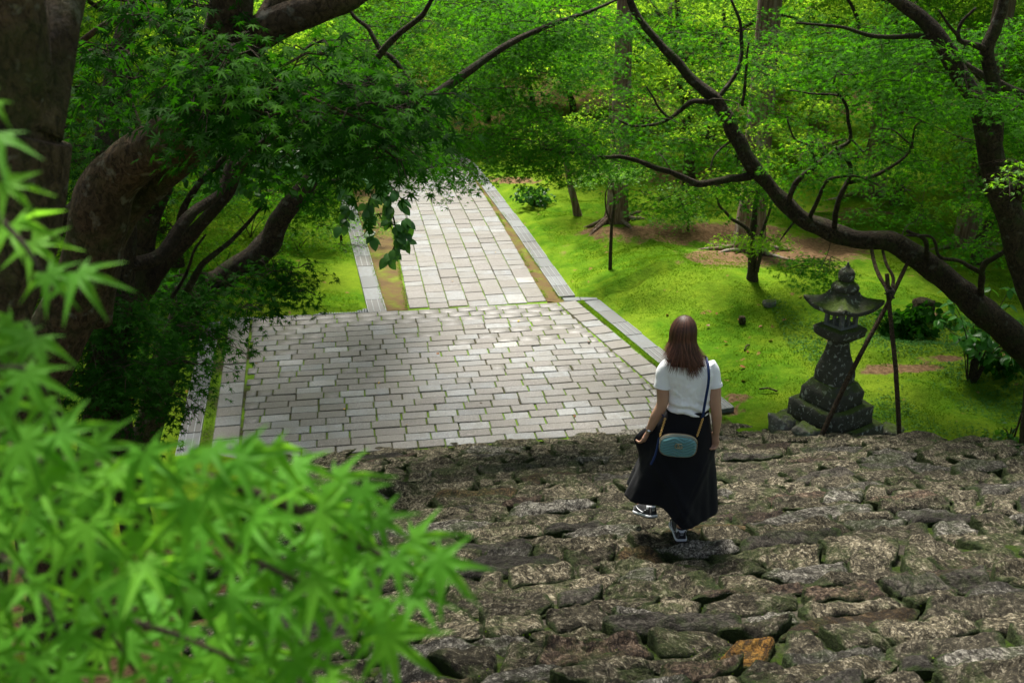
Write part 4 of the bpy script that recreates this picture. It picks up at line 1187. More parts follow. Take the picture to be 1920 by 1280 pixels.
protos = [wood_tree(101, 5.2, 2.8, 100, 230, 'maple_bg'), wood_tree(102, 6.2, 3.2, 115, 230, 'maple_bg'), wood_tree(103, 4.6, 2.6, 90, 230, 'maple_bg2'), wood_tree(104, 5.8, 3.0, 105, 230, 'maple_bg2'), wood_tree(105, 3.4, 2.0, 64, 220, 'maple_bg')]
wg = np.random.default_rng(31)
spots = []
tries = 0
while len(spots) < 95 and tries < 20000:
    tries += 1
    y = wg.uniform(13, 58); x = wg.uniform(-0.56 * y - 4, 0.56 * y + 4)
    s, t = to_st(x, y)
    if y < 29 and -5.0 < s < 4.2: continue
    if 0 < x < 8.3 and y < 24.0: continue
    if x >= 8.3 and y < 17: continue
    if x < 0 and y < 17 and (x > -5.0 or y < 12.5): continue
    if any((x - a) ** 2 + (y - c) ** 2 < (2.1 + 0.02 * y) ** 2 for a, c in spots): continue
    spots.append((x, y))
spots += [(-2.2, 30.5), (0.6, 31.5), (3.2, 29.0), (-5.5, 27.0), (5.8, 26.5), (-0.8, 34), (8.5, 22.5)]
used = set()
for i, (x, y) in enumerate(spots):
    k = int(wg.integers(0, 5)) if y > 20 else int(wg.choice([4, 4, 2]))
    loc = (x, y, gz(x, y)); rz = wg.uniform(0, 6.28); sc = wg.uniform(0.85, 1.2)
    if k not in used:
        used.add(k); r = protos[k]; r.location = loc; r.rotation_euler = (0, 0, rz); r.scale = (sc,) * 3; r['label'] = LBL; r['category'] = 'tree'; r['group'] = GRP
    else:
        copy_tree(protos[k], loc, rz, sc)
# ---- tall cedar trunks
def cedar(x, y, r, h, label, group=None, lean=0.0, crown=False, roots=6):
    b = np.array([x, y, gz(x, y) - 0.1])
    T = Tree('cedar_tree', b, M['cedar'], int(abs(x * 37 + y * 11)) + 3)
    tag(T.root, label, 'tree', group)
    n = 40; P = np.stack([x + lean * np.linspace(0, 1, n) ** 1.2, np.full(n, y), b[2] + np.linspace(0, h, n) ** 1.0], -1)
    sides = 20; V, F = tube(P, np.interp(np.linspace(0, h, n), [0, 0.35, 1.0, h], [r * 1.55, r * 1.18, r, r * 0.55]), sides, 0.06, 5)
    th = np.arctan2(V[:, 1] - y, V[:, 0] - x); hh = V[:, 2] - b[2]
    fl = 1 + 0.10 * np.sin(th * 6 + x) * np.exp(-hh * 1.6) + 0.035 * np.sin(th * 11 + 2 * x) 
    V[:, 0] = x + (V[:, 0] - x) * fl; V[:, 1] = y + (V[:, 1] - y) * fl
    mesh_obj('trunk', np_mesh('trunk', V - b, tri_fix(F), True), M['cedar'], T.root)
    T.S.append(P); T.Sr.append(np.full(n, r * 0.5))
    for k in range(roots):
        a = k * 6.28 / roots + T.g.uniform(-0.4, 0.4); L = r * T.g.uniform(2.2, 4.5)
        pts = [(x + math.cos(a) * d, y + math.sin(a) * d * 0.8) for d in (r * 0.9, r * 1.5, r * 1.5 + L * 0.5, r + L)]
        pts = [np.array([px_, py_, gz(px_, py_) + zz]) for (px_, py_), zz in zip(pts, (0.16, 0.07, 0.02, -0.06))]
        T.limb(pts, 0.06, 0.02, 'root', 6, 0.2, 10, 0, 0.02)
    if crown:
        C = np.stack([x + T.g.normal(0, 1.4, 26), y + T.g.normal(0, 1.4, 26), b[2] + T.g.uniform(5.5, h, 26)], -1)  # high boughs out of view, added to dapple the light
        T.twigs_to(C, 0.02, rays=2); T.leaves(C, 1.0, 110, 0.26, LO, 'conifer', droop=0.7)
    T.finish(); return T
p = ground_pt(1157, 417); cedar(p[0], p[1], 0.19, 9, 'straight pale-barked cedar standing behind the thin sapling on the moss')
p = ground_pt(1404, 470); cedar(p[0], p[1], 0.25, 9, 'reddish grey cedar with spreading surface roots behind the small branching maple')
GC = 'tall cedar trunks far back in the wood'; LC = 'tall bare cedar trunk far back in the wood'
for (u, y, r) in [(1408, 33, 0.30), (1442, 35, 0.30), (1527, 28, 0.24), (1642, 23.5, 0.22), (1690, 27, 0.20), (1215, 36, 0.32), (1835, 19.5, 0.2), (1668, 31, .22), (1110, 40, .33), (60, 20, 0.26), (150, 27, 0.26), (620, 33, 0.3)]:
    q = at_y(u, 300, y); cedar(q[0], y, r, 13, LC, GC, crown=(u > 1600 or u < 700), roots=4)
# ---- leaning birch-like stem, sapling and small maple on the moss
p = ground_pt(1085, 404)
T = Tree('maple_tree', p - np.array([0, 0, .1]), M['cedar'], 21); tag(T.root, 'short leaning mottled stem on the moss beside the dark round bush', 'tree')
T.limb([p - np.array([0, 0, .1]), *[at_y(u, v, p[1]) for u, v in ((1078, 380), (1070, 350), (1062, 310), (1045, 250))]], 0.085, 0.05, 'trunk', 9, 0.1, 20, 0.4)
C = np.vstack([region(T.g, 22, 1060, 255, 80, 40, p[1] - 1.2, p[1] + 1.2), region(T.g, 24, 1170, 215, 110, 75, p[1] - 2.2, p[1] - 0.6)]); T.twigs_to(C, 0.012); T.leaves(C, 0.5, 80, 0.075, L3, 'maple_bg'); T.finish()
p = ground_pt(1144, 504)
T = Tree('sapling', p - np.array([0, 0, .05]), M['bark_twig'], 22); tag(T.root, 'thin dark sapling with a forked top standing alone on the moss bank', 'tree')
y0 = p[1]
T.limb([p - np.array([0, 0, .05]), *[at_y(u, v, y0) for u, v in ((1145, 470), (1147, 420), (1150, 395), (1152, 370), (1146, 345), (1142, 318))]], 0.036, 0.012, 'trunk', 8, 0.1, 26)
T.limb([at_y(u, v, y0) for u, v in ((1147, 418), (1137, 395), (1135, 365), (1140, 352))], 0.02, 0.008, sides=6)
C = np.vstack([region(T.g, 22, 1150, 318, 60, 22, y0 - 0.6, y0 + 0.6), region(T.g, 6, 1100, 330, 30, 10, y0 - .4, y0 + .4)]); T.twigs_to(C, 0.008, Rr=0.2); T.leaves(C, 0.27, 60, 0.06, L5, 'maple_light'); T.finish()
p = ground_pt(1411, 527)
T = Tree('maple_tree', p - np.array([0, 0, .08]), M['bark_twig'], 23); tag(T.root, 'small branching maple on the moss in front of the root-spreading cedar', 'tree'); y0 = p[1]
T.limb([p - np.array([0, 0, .08]), *[at_y(u, v, y0) for u, v in ((1411, 490), (1408, 455), (1412, 430), (1416, 390), (1421, 350), (1415, 300))]], 0.085, 0.022, 'trunk', 10, 0.14, 34, 0.35)
T.limb([at_y(u, v, y0 - .1) for u, v in ((1406, 445), (1395, 425), (1370, 410), (1350, 390), (1343, 372), (1335, 350))], 0.035, 0.012, sides=7, jit=0.02)
T.limb([at_y(u, v, y0 - .1) for u, v in ((1419, 510), (1424, 480), (1424, 450), (1438, 410), (1446, 380), (1450, 330))], 0.036, 0.014, sides=7, jit=0.02)
T.limb([at_y(u, v, y0) for u, v in ((1405, 400), (1390, 375), (1372, 345))], 0.014, 0.007, sides=6)
C = np.vstack([region(T.g, 10, 1420, 447, 70, 12, y0 - .7, y0 - .2), region(T.g, 14, 1390, 340, 90, 25, y0 - .6, y0 + .6), region(T.g, 44, 1410, 200, 150, 110, y0 - .8, y0 + 1.2)]); T.twigs_to(C, 0.008, Rr=0.2); T.leaves(C, 0.36, 80, 0.075, L5, 'maple_bg'); T.finish()
p = ground_pt(1290, 432)
T = Tree('maple_tree', p, M['bark_twig'], 24); tag(T.root, 'low light-green maple bush glowing beside the bare brown earth', 'shrub'); y0 = p[1]
T.limb([p - np.array([0, 0, .05]), *[at_y(u, v, y0) for u, v in ((1290, 410), (1280, 385), (1270, 360))]], 0.03, 0.012, 'trunk', 7, 0.1, 14)
C = np.vstack([region(T.g, 26, 1255, 380, 65, 38, y0 - .8, y0 + .5), region(T.g, 8, 1290, 412, 40, 12, y0 - .5, y0)]); T.twigs_to(C, 0.008, Rr=0.2); T.leaves(C, 0.3, 60, 0.065, L5, 'maple_light'); T.finish()
p = ground_pt(640, 455)
T = Tree('maple_tree', p, M['bark_twig'], 25); tag(T.root, 'pale green feathery maple bush beside the drain at the far left of the path', 'shrub'); y0 = p[1]
T.limb([p - np.array([0, 0, .05]), *[at_y(u, v, y0) for u, v in ((640, 430), (650, 405), (655, 380))]], 0.03, 0.012, 'trunk', 7, 0.1, 14)
C = np.vstack([region(T.g, 34, 655, 435, 75, 45, y0 - .8, y0 + .6), region(T.g, 14, 570, 430, 60, 40, y0 - .6, y0 + .6)]); T.twigs_to(C, 0.008, Rr=0.2); T.leaves(C, 0.3, 60, 0.06, L5, 'maple_light'); T.finish()

def bush(u, v, label, ru, rv, n, size, mat, tmpl, seed, nleaf=36, Rr=0.22, up=0.5):
    p = ground_pt(u, v)
    T = Tree('bush', p, M['bark_twig'], seed); tag(T.root, label, 'bush')
    for k in range(5):
        a = k * 1.26; e = at_y(u + math.cos(a) * ru * 0.6, v - rv * 1.2, p[1] + math.sin(a) * 0.25)
        T.limb([p, (p + e) / 2 + np.array([0, 0, 0.05]), e], 0.012, 0.005, 'stem', 5, 0.1, 8)
    C = region(T.g, n, u, v - rv, ru, rv, p[1] - 0.35, p[1] + 0.35)
    T.leaves(C, Rr, nleaf, size, tmpl, mat, tilt=0.9, droop=0.5); T.finish(); return T
bush(1000, 386, 'small dark round bush on the moss near the far drain', 30, 18, 16, 0.09, 'oval', LO, 31)
bush(1712, 618, 'dark low bush behind the lantern poles, around a brown stone', 62, 24, 22, 0.11, 'maple_dark', LO, 32)
bush(1885, 690, 'dark leafy undergrowth bush at the foot of the edge maple', 30, 14, 10, 0.09, 'maple_dark', LO, 33)
bush(1892, 828, 'low leafy plant leaning on a bamboo stake', 24, 22, 9, 0.07, 'oval', LO, 34, 18)
p = ground_pt(1900, 830)
st_o = Acc(); tube_acc(st_o, np.array([p - np.array([0.02, 0, 0.1]), at_y(1925, 745, p[1])]), 0.012, 7)
tag(st_o.build('bamboo_stake', M['pole'], None, True), 'slim grey bamboo stake leaning at the right edge of the moss', 'stake')

for j, (u, v, ru, rv, mt) in enumerate([(420, 520, 60, 40, 'maple_light'), (330, 500, 60, 50, 'maple'), (500, 505, 50, 30, 'maple'), (150, 500, 60, 60, 'maple_light'), (255, 560, 45, 45, 'maple'), (100, 420, 50, 50, 'maple_light'), (470, 445, 50, 35, 'maple_light'), (560, 470, 45, 25, 'maple_light')]):
    b_ = bush(u, v, 'bright green bush among the stems under the left maples', ru, rv, 26, 0.07, mt, L5, 60 + j, 46, 0.24)
    b_.root['group'] = 'bright bushes under the left maples'
# ---- broad-leaved shrub: each leaf its own object
p = ground_pt(1822, 712)
T = Tree('hydrangea_shrub', p, M['bark_twig'], 41); tag(T.root, 'broad-leaved green shrub on many thin stems below the dark sweeping arm', 'shrub'); y0 = p[1]
hl = []
for kk in range(6):
    V = leaf_oval(5, 0.30, 0.28, 0.25)[0]; hl.append(np_mesh('leaf', V, LO[1], True, np.full(len(V), lg.uniform(0.1, 0.95)))); hl[-1].materials.append(M['hydr'])
nl = 0
for k in range(26):
    a = T.g.uniform(0, 6.28); rr = T.g.uniform(0.2, 0.62); hh = T.g.uniform(0.55, 1.45) * (1.05 - 0.4 * rr)
    tip = p + np.array([math.cos(a) * rr, math.sin(a) * rr * 0.8, hh])
    P = spline([p + np.array([math.cos(a) * 0.05, math.sin(a) * 0.05, -0.05]), p * 0.5 + tip * 0.5 + np.array([-math.cos(a) * 0.07, -math.sin(a) * 0.05, 0.10]), tip], 10)
    tube_acc(T.tw, P - p, np.linspace(0.009, 0.004, 10), 5)
    for q in range(11):
        if nl >= 285: break
        f = 1 if q < 5 else T.g.uniform(0.45, 0.95); c = P[min(int(f * 9), 9)]
        aa = T.g.uniform(0, 6.28)
        put_leaf(T.root, hl, c, (lg.normal(0, 0.3) + 0.3 * math.cos(aa), lg.normal(-0.15, 0.3) + 0.3 * math.sin(aa), 1), (math.cos(aa), math.sin(aa), -0.1), lg.uniform(0.10, 0.165), off=p); nl += 1
T.finish()

# ------------------------------------------------------------------ stone lantern
lp = ground_pt(1556, 822, 0.1)
LX, LY = float(lp[0]), float(lp[1]) + 0.12
lz = gz(LX, LY) - 0.03
lan = empty('stone_lantern', (LX, LY, lz - 0.02), R(31)); lan.scale = (1.0, 1.0, 0.95)
tag(lan, 'mossy stone lantern with upturned roof on a stepped square base', 'stone lantern')
def sq_loft(name, rings, mat, lift=None, n=7, amp=0.012, sub_z=3, seed=0, corner=0.06, twist=0.0):
    """square-section loft. rings: (z, half width); lift(k, cornerness) raises corners of the roof"""
    R2 = []
    for (z0, w0), (z1, w1) in zip(rings[:-1], rings[1:]):
        for k in range(sub_z): R2.append((z0 + (z1 - z0) * k / sub_z, w0 + (w1 - w0) * k / sub_z))
    R2.append(rings[-1])
    V = []; m = 4 * n
    for z, w in R2:
        for side in range(4):
            for k in range(n):
                f = -1 + 2 * k / n
                x, y = [(f, -1), (1, f), (-f, 1), (-1, -f)][side]
                c = abs(x * y) ** 3
                rd = 1 - corner * c
                zz = z + (lift(z, w, c) if lift else 0)
                V.append((x * w * rd, y * w * rd, zz))
    V = np.array(V); Nn = len(R2)
    V += amp * np.stack([fbm(V * 7 + 3 + seed, 3, 1), fbm(V * 7 + 19 + seed, 3, 2), 0.6 * fbm(V * 7 + 41 + seed, 3, 3)], -1)
    i = np.arange(Nn - 1)[:, None] * m; j = np.arange(m)[None, :]; jn = (j + 1) % m
    F = np.stack([i + j, i + jn, i + m + jn, i + m + j], -1).reshape(-1, 4)
    V = np.vstack([V, V[:m].mean(0), V[-m:].mean(0)]); c0, c1 = len(V) - 2, len(V) - 1
    j = np.arange(m); jn = (j + 1) % m
    F = np.vstack([F, np.stack([jn, j, np.full(m, c0), np.full(m, c0)], -1), np.stack([(Nn - 1) * m + j, (Nn - 1) * m + jn, np.full(m, c1), np.full(m, c1)], -1)])
    return mesh_obj(name, np_mesh(name, V, tri_fix(F)), mat, lan)
LM = M['lantern']
sq_loft('base_step', [(-0.35, 0.48), (0.02, 0.485), (0.285, 0.48), (0.305, 0.465)], LM, seed=1, amp=0.016)
sq_loft('base_step', [(0.30, 0.375), (0.53, 0.37), (0.55, 0.355)], LM, seed=2, amp=0.014)
sq_loft('base_step', [(0.54, 0.275), (0.72, 0.27), (0.80, 0.225), (0.84, 0.20)], LM, seed=3, amp=0.012)
sq_loft('shaft', [(0.82, 0.195), (0.93, 0.19), (1.05, 0.165), (1.2, 0.125), (1.36, 0.105), (1.42, 0.102)], LM, seed=4, amp=0.010, corner=0.12)
sq_loft('platform', [(1.40, 0.15), (1.45, 0.215), (1.55, 0.225), (1.57, 0.20)], LM, seed=5, amp=0.012)
fb = empty('fire_box', (0, 0, 0)); fb.parent = lan
for sx in (-1, 1):
    for sy in (-1, 1):
        bm = bmesh.new(); r = bmesh.ops.create_cube(bm, size=1)['verts']
        for v in r: v.co = Vector((v.co.x * 0.048 + sx * 0.112, v.co.y * 0.048 + sy * 0.112, 1.665 + v.co.z * 0.25))
        bmesh.ops.bevel(bm, geom=bm.edges[:], offset=0.006, segments=1, affect='EDGES')
        bm_obj('corner_post', bm, M['lantern_pale'], fb)
for sx, sy in ((0, -1), (0, 1), (1, 0), (-1, 0)):
    bm = bmesh.new(); r = bmesh.ops.create_cube(bm, size=1)['verts']
    for v in r: v.co = Vector((v.co.x * (0.020 if sx == 0 else 0.03) + sx * 0.110, v.co.y * (0.03 if sx == 0 else 0.020) + sy * 0.110, 1.665 + v.co.z * 0.25))
    bm_obj('middle_post', bm, M['lantern_pale'], fb)
bm = bmesh.new(); r = bmesh.ops.create_cube(bm, size=1)['verts']
for v in r: v.co = Vector((v.co.x * 0.27, v.co.y * 0.27, 1.575 + v.co.z * 0.06))
bm_obj('fire_box_sill', bm, M['lantern_pale'], fb)
def rl(z, w, c): return (0.085 * c * min(1, max(0, (w - 0.14) / 0.16)))
sq_loft('roof', [(1.79, 0.13), (1.785, 0.27), (1.80, 0.315), (1.845, 0.315), (1.875, 0.255), (1.93, 0.175), (1.99, 0.125), (2.02, 0.115)], LM, rl, n=11, seed=6, amp=0.009, corner=-0.02)
def lathe(name, prof, mat, parent, seg=20, seed=0, amp=0.006, wav=None):
    V = []
    for r, z in prof:
        for k in range(seg):
            a = 6.2832 * k / seg; q = r * (1 + (wav * math.cos(8 * a) if wav else 0)); V.append((q * math.cos(a), q * math.sin(a), z))
    V = np.array(V); V += amp * np.stack([fbm(V * 14 + seed, 3, 1), fbm(V * 14 + 9 + seed, 3, 2), np.zeros(len(V))], -1)
    n = len(prof); i = np.arange(n - 1)[:, None] * seg; j = np.arange(seg)[None, :]; jn = (j + 1) % seg
    F = np.stack([i + j, i + jn, i + seg + jn, i + seg + j], -1).reshape(-1, 4)
    return mesh_obj(name, np_mesh(name, V, F, True), mat, parent)
lathe('lotus_collar', [(0.0, 1.99), (0.11, 1.99), (0.145, 2.03), (0.15, 2.07), (0.125, 2.12), (0.085, 2.135), (0.07, 2.15), (0.0, 2.16)], LM, lan, 24, 2, 0.006, 0.08)
lathe('finial', [(0.0, 2.13), (0.06, 2.135), (0.085, 2.165), (0.095, 2.21), (0.088, 2.255), (0.065, 2.29), (0.035, 2.315), (0.018, 2.345), (0.008, 2.38), (0.0, 2.395)], LM, lan, 20, 4)

def boulder(name, u, v, dims, label, cat, mat, seed, rz=0.0, sink=0.3, pos=None):
    p = np.array(pos) if pos is not None else ground_pt(u, v)
    bm = bmesh.new(); bmesh.ops.create_icosphere(bm, subdivisions=4, radius=1)
    V = np.array([tuple(w.co) for w in bm.verts])
    q = V * (1 / np.max(np.abs(V), axis=1)[:, None]) * 0.45 + V * 0.55
    q = q * (1 + 0.16 * fbm(V * 1.5 + seed, 3, 3)[:, None] + 0.05 * fbm(V * 5 + seed, 2, 4)[:, None]) * np.array(dims) / 2
    for w, c in zip(bm.verts, q): w.co = c
    o = bm_obj(name, bm, mat, None, True); o.location = (p[0], p[1], p[2] + dims[2] / 2 * (1 - sink)); o.rotation_euler = (0, 0, rz)
    tag(o, label, cat); return o
cl = st  # alias
c_, s_2 = math.cos(R(31)), math.sin(R(31))
def lan_pt(x, y): return (LX + x * c_ - y * s_2, LY + x * s_2 + y * c_)
q = lan_pt(-0.62, 0.16); boulder('boulder', 0, 0, (0.24, 0.32, 0.34), 'pale lichened boulder against the lit side of the lantern base', 'boulder', M['boulder'], 3, R(31), 0.35, (*q, gz(*q)))
q = lan_pt(-0.60, -0.22); boulder('boulder', 0, 0, (0.22, 0.34, 0.24), 'moss-topped block low against the lantern base beside the pale boulder', 'boulder', M['boulder'], 13, R(31), 0.4, (*q, gz(*q)))
q = lan_pt(0.42, -0.66); boulder('boulder', 0, 0, (0.34, 0.24, 0.16), 'dark mossy rock under the front edge of the lantern base', 'boulder', M['lantern'], 23, R(20), 0.4, (*q, gz(*q)))
q = lan_pt(0.68, -0.40); boulder('boulder', 0, 0, (0.34, 0.28, 0.24), 'dark mossy rock between the lantern base and the upright pole', 'boulder', M['lantern'], 33, R(60), 0.4, (*q, gz(*q)))
boulder('rock', 1442, 574, (0.20, 0.14, 0.12), 'small brown rock lying on the bright moss', 'rock', M['boulder'], 5)
boulder('stump', 1391, 606, (0.10, 0.10, 0.14), 'little cut stump sticking out of the bright moss', 'stump', M['bark'], 6)
boulder('rock', 1728, 600, (0.34, 0.3, 0.42), 'round rust-brown stone half hidden in the dark low bush', 'rock', M['stone_brown'], 7)
boulder('rock', 1852, 884, (0.34, 0.16, 0.10), 'flat pale grey stone at the mossy edge of the steps', 'rock', M['stone_pale'], 8)
boulder('rock', 1725, 888, (0.30, 0.16, 0.10), 'flat yellowish stone at the mossy edge of the steps', 'rock', M['stone_brown'], 9)

# ------------------------------------------------------------------ prop poles under the long arm
arm = at_y(1690, 470, 11.45)
pr = empty('tree_prop', tuple(at_y(1665, 700, 11.2))); tag(pr, 'wooden props lashed together in a crossed tripod under the sweeping maple arm', 'tree prop')
po = np.array(pr.location)
def pole(pts, r0, r1, name='pole', n=24):
    P = spline([np.array(q) for q in pts], n); V, F = tube(P, np.linspace(r0, r1, n), 9, 0.10, 3)
    return mesh_obj(name, np_mesh(name, V - po, tri_fix(F), True), M['pole'], pr)
gA = ground_pt(1540, 822); gB = at_z(1688, 848, 0.12)
yA, yB = LY - 0.66, 10.65
gA = at_y(1537, 822, 10.62)
pole([gA, at_y(1600, 690, 10.85), at_y(1664, 570, 11.1), at_y(1704, 488, 11.45)], 0.030, 0.022)
pole([at_y(1688, 852, 10.45), at_y(1680, 700, 10.7), at_y(1668, 580, 11.0), at_y(1663, 513, 11.12)], 0.027, 0.024)
pole([at_y(1668, 548, 11.02), at_y(1650, 520, 11.2), at_y(1640, 495, 11.4), at_y(1633, 462, 11.6)], 0.024, 0.020, 'forked_branch')
pole([at_y(1670, 548, 11.06), at_y(1675, 522, 11.2), at_y(1662, 495, 11.35), at_y(1655, 470, 11.55)], 0.020, 0.016, 'forked_branch')
lash = Acc()
for k in range(6):
    c = at_y(1668 + (k % 3 - 1) * 2, 541 + 3.0 * k, 11.04); a = np.linspace(0, 2 * np.pi, 15)
    tube_acc(lash, c + np.stack([0.042 * np.cos(a), 0.042 * np.sin(a), 0.012 * np.sin(a + k)], -1) - po, 0.007, 5, cap=False)
lash.build('lashing', M['rope'], pr, True)
# ==PART5==
# ------------------------------------------------------------------ woman on the steps
allp = np.concatenate([p[0] for p in patches])
def step_z(x, y, r=0.07):
    d = np.hypot(allp[:, 0] - x, allp[:, 1] - y)
    k = d < r
    return float(np.percentile(allp[k, 2], 90)) if k.any() else SLOPE * (FOOT - to_st(x, y)[1])
WX, WY = 1.125, 6.10
WZ = step_z(WX + 0.02, WY + 0.04) 
wom = empty('person', (WX, WY, WZ), 0)
tag(wom, 'woman in white T-shirt and long black skirt walking down the stone steps', 'person')

def hring(c, rx, ry, n=28, p=2.2):
    th = np.linspace(0, 2 * np.pi, n, endpoint=False)
    C, S_ = np.cos(th), np.sin(th)
    return np.stack([c[0] + rx * np.sign(C) * np.abs(C) ** (2 / p), c[1] + ry * np.sign(S_) * np.abs(S_) ** (2 / p), np.full(n, c[2])], -1)
def loft(rings):
    n = len(rings[0]); V = np.concatenate(rings + [[rings[0].mean(0)], [rings[-1].mean(0)]]); m = len(rings)
    i = np.arange(m - 1)[:, None] * n; j = np.arange(n)[None, :]; jn = (j + 1) % n
    F = np.stack([i + j, i + jn, i + n + jn, i + n + j], -1).reshape(-1, 4)
    j = np.arange(n); jn = (j + 1) % n
    F = np.vstack([F, np.stack([jn, j, np.full(n, m * n), np.full(n, m * n)], -1), np.stack([(m - 1) * n + j, (m - 1) * n + jn, np.full(n, m * n + 1), np.full(n, m * n + 1)], -1)])
    return V, tri_fix(F)
def limb_mesh(pts, rad, sides=14, n=26):
    P = spline(pts, n); r = np.interp(np.linspace(0, 1, n), np.linspace(0, 1, len(rad)), rad)
    V, F = tube(P, r, sides); return V, tri_fix(F)
def ell(c, r, n=16):
    bm = bmesh.new(); bmesh.ops.create_uvsphere(bm, u_segments=n, v_segments=n, radius=1)
    bmesh.ops.triangulate(bm, faces=bm.faces)
    V = np.array([tuple(v.co) for v in bm.verts]) * np.array(r) + np.array(c); F = np.array([[v.index for v in f.verts] for f in bm.faces]); bm.free(); return V, F
def fused(name, shells, voxel, mat, smooth_it=6, disp=None, parent=None):
    acc = Acc()
    for V, F in shells: acc.add(V, F, 0.5)
    me = np_mesh(name, np.concatenate(acc.V), np.concatenate(acc.F))
    o = mesh_obj(name + '_tmp', me)
    m = o.modifiers.new('r', 'REMESH'); m.mode = 'VOXEL'; m.voxel_size = voxel
    m2 = o.modifiers.new('s', 'SMOOTH'); m2.factor = 0.5; m2.iterations = smooth_it
    dg = bpy.context.evaluated_depsgraph_get()
    me2 = bpy.data.meshes.new_from_object(o.evaluated_get(dg)); me2.name = name
    bpy.data.objects.remove(o)
    for p in me2.polygons: p.use_smooth = True
    if disp:
        n = len(me2.vertices); co = np.empty(n * 3, np.float32); me2.vertices.foreach_get('co', co)
        no = np.empty(n * 3, np.float32); me2.vertices.foreach_get('normal', no)
        co = disp(co.reshape(-1, 3).astype(float), no.reshape(-1, 3)); me2.vertices.foreach_set('co', co.astype(np.float32).ravel()); me2.update()
    me2.materials.clear(); me2.materials.append(mat)
    return mesh_obj(name, me2, None, parent)

def m_skin():
    t = NT('skin'); v = t.coords('Object')
    col = t.mix(t.noise(v, 22, 4), (0.42, 0.235, 0.155), (0.50, 0.30, 0.205))
    t.b.inputs['Subsurface Weight'].default_value = 0.08
    t.b.inputs['Subsurface Radius'].default_value = (0.02, 0.008, 0.004)
    return t.fin(col, 0.5, t.bump(t.noise(v, 160, 3), 0.15, 0.002), 0.35)
M['skin'] = m_skin()
def m_cloth(name, c, rough, fine=400, var=0.1, sheen=0.2, bs=0.3):
    t = NT(name); v = t.coords('Object')
    f = t.noise(v, fine, 2)
    col = t.mix(f, tuple(x * (1 - var) for x in c), tuple(min(1, x * (1 + var)) for x in c))
    t.b.inputs['Sheen Weight'].default_value = sheen
    return t.fin(col, rough, t.bump(f, bs, 0.002), 0.2)
M['tee'] = m_cloth('white_cotton', (0.86, 0.87, 0.90), 0.85, var=0.03, sheen=0.1)
M['skirt'] = m_cloth('black_linen', (0.0065, 0.007, 0.0095), 0.9, 260, 0.35, 0.04, 0.5)
M['velvet'] = m_cloth('teal_velvet', (0.10, 0.25, 0.265), 0.7, 300, 0.12, 0.5)
M['tan'] = m_cloth('tan_piping', (0.30, 0.22, 0.14), 0.6)
M['navy'] = m_cloth('navy_leather', (0.012, 0.028, 0.095), 0.5, sheen=0)
M['gold'] = m_plain('gold_metal', (0.80, 0.50, 0.17), 0.28, 1.0)
M['antique'] = m_plain('aged_gold', (0.62, 0.48, 0.30), 0.35, 1.0)
M['silver'] = m_plain('silver_metal', (0.7, 0.7, 0.72), 0.25, 1.0)
M['shoe_black'] = m_cloth('black_shoe_cloth', (0.018, 0.019, 0.024), 0.7)
M['shoe_white'] = m_plain('white_shoe_leather', (0.66, 0.68, 0.72), 0.5, var=0.05)
M['rubber'] = m_plain('black_rubber', (0.015, 0.015, 0.017), 0.8)
M['watch'] = m_plain('dark_watch_strap', (0.02, 0.017, 0.015), 0.5)
M['eye'] = m_plain('eye_white', (0.6, 0.6, 0.58), 0.2)
M['lip'] = m_plain('lip', (0.42, 0.16, 0.14), 0.45)
def m_hair():
    t = NT('brown_hair')
    at = t.n('ShaderNodeAttribute', attribute_name='rnd').outputs['Fac']
    col = t.ramp(at, [(0.0, (0.014, 0.006, 0.004)), (0.55, (0.060, 0.024, 0.014)), (1.0, (0.17, 0.065, 0.040))])
    return t.fin(col, 0.5, None, 0.3)
M['hair'] = m_hair()

shells = []
# trunk, neck, head
shells.append(loft([hring((0.005, 0, 0.80), .10, .08), hring((0.01, 0.0, .86), .145, .108), hring((0.012, 0, .92), .138, .10), hring((0.013, 0, .985), .120, .088), hring((0.012, 0.0, 1.06), .126, .092), hring((0.01, 0.004, 1.15), .140, .102),
                    hring((0.006, 0.002, 1.23), .150, .098), hring((0.0, 0, 1.285), .142, .078), hring((-.012, 0.0, 1.32), .085, .058), hring((-.02, 0.004, 1.345), .05, .05)]))
shells.append(limb_mesh([(-.018, -.005, 1.30), (-.03, .006, 1.37), (-.042, .015, 1.43)], [.050, .046, .050]))
HC = np.array([-.048, .018, 1.475])
shells.append(ell(HC, (.073, .092, .108), 20))
shells.append(ell(HC + (0, .055, -.055), (.050, .042, .055)))          # jaw
shells.append(ell(HC + (0, .088, -.100), (.020, .016, .016)))           # chin
shells.append(limb_mesh([HC + (0, .085, .012), HC + (0, .100, -.018), HC + (0, .106, -.030)], [.008, .011, .013], 10, 10))
for sx in (-1, 1): shells.append(ell(HC + (sx * .074, .0, -.012), (.010, .020, .031)))
# arms
sL, eL, wL = np.array([-.138, 0, 1.275]), np.array([-.160, -.035, 1.030]), np.array([-.232, .0, .815])
sR, eR, wR = np.array([.136, 0, 1.275]), np.array([.178, -.045, 1.035]), np.array([.200, -.035, .820])
shells.append(limb_mesh([sL, sL * .5 + eL * .5 + (-.012, -.006, 0), eL, eL * .55 + wL * .45 + (-.004, -.008, 0), wL], [.047, .041, .037, .035, .022], 16, 36))
shells.append(limb_mesh([sR, sR * .5 + eR * .5 + (.010, -.006, 0), eR, eR * .55 + wR * .45 + (.005, -.008, 0), wR], [.047, .041, .037, .035, .022], 16, 36))
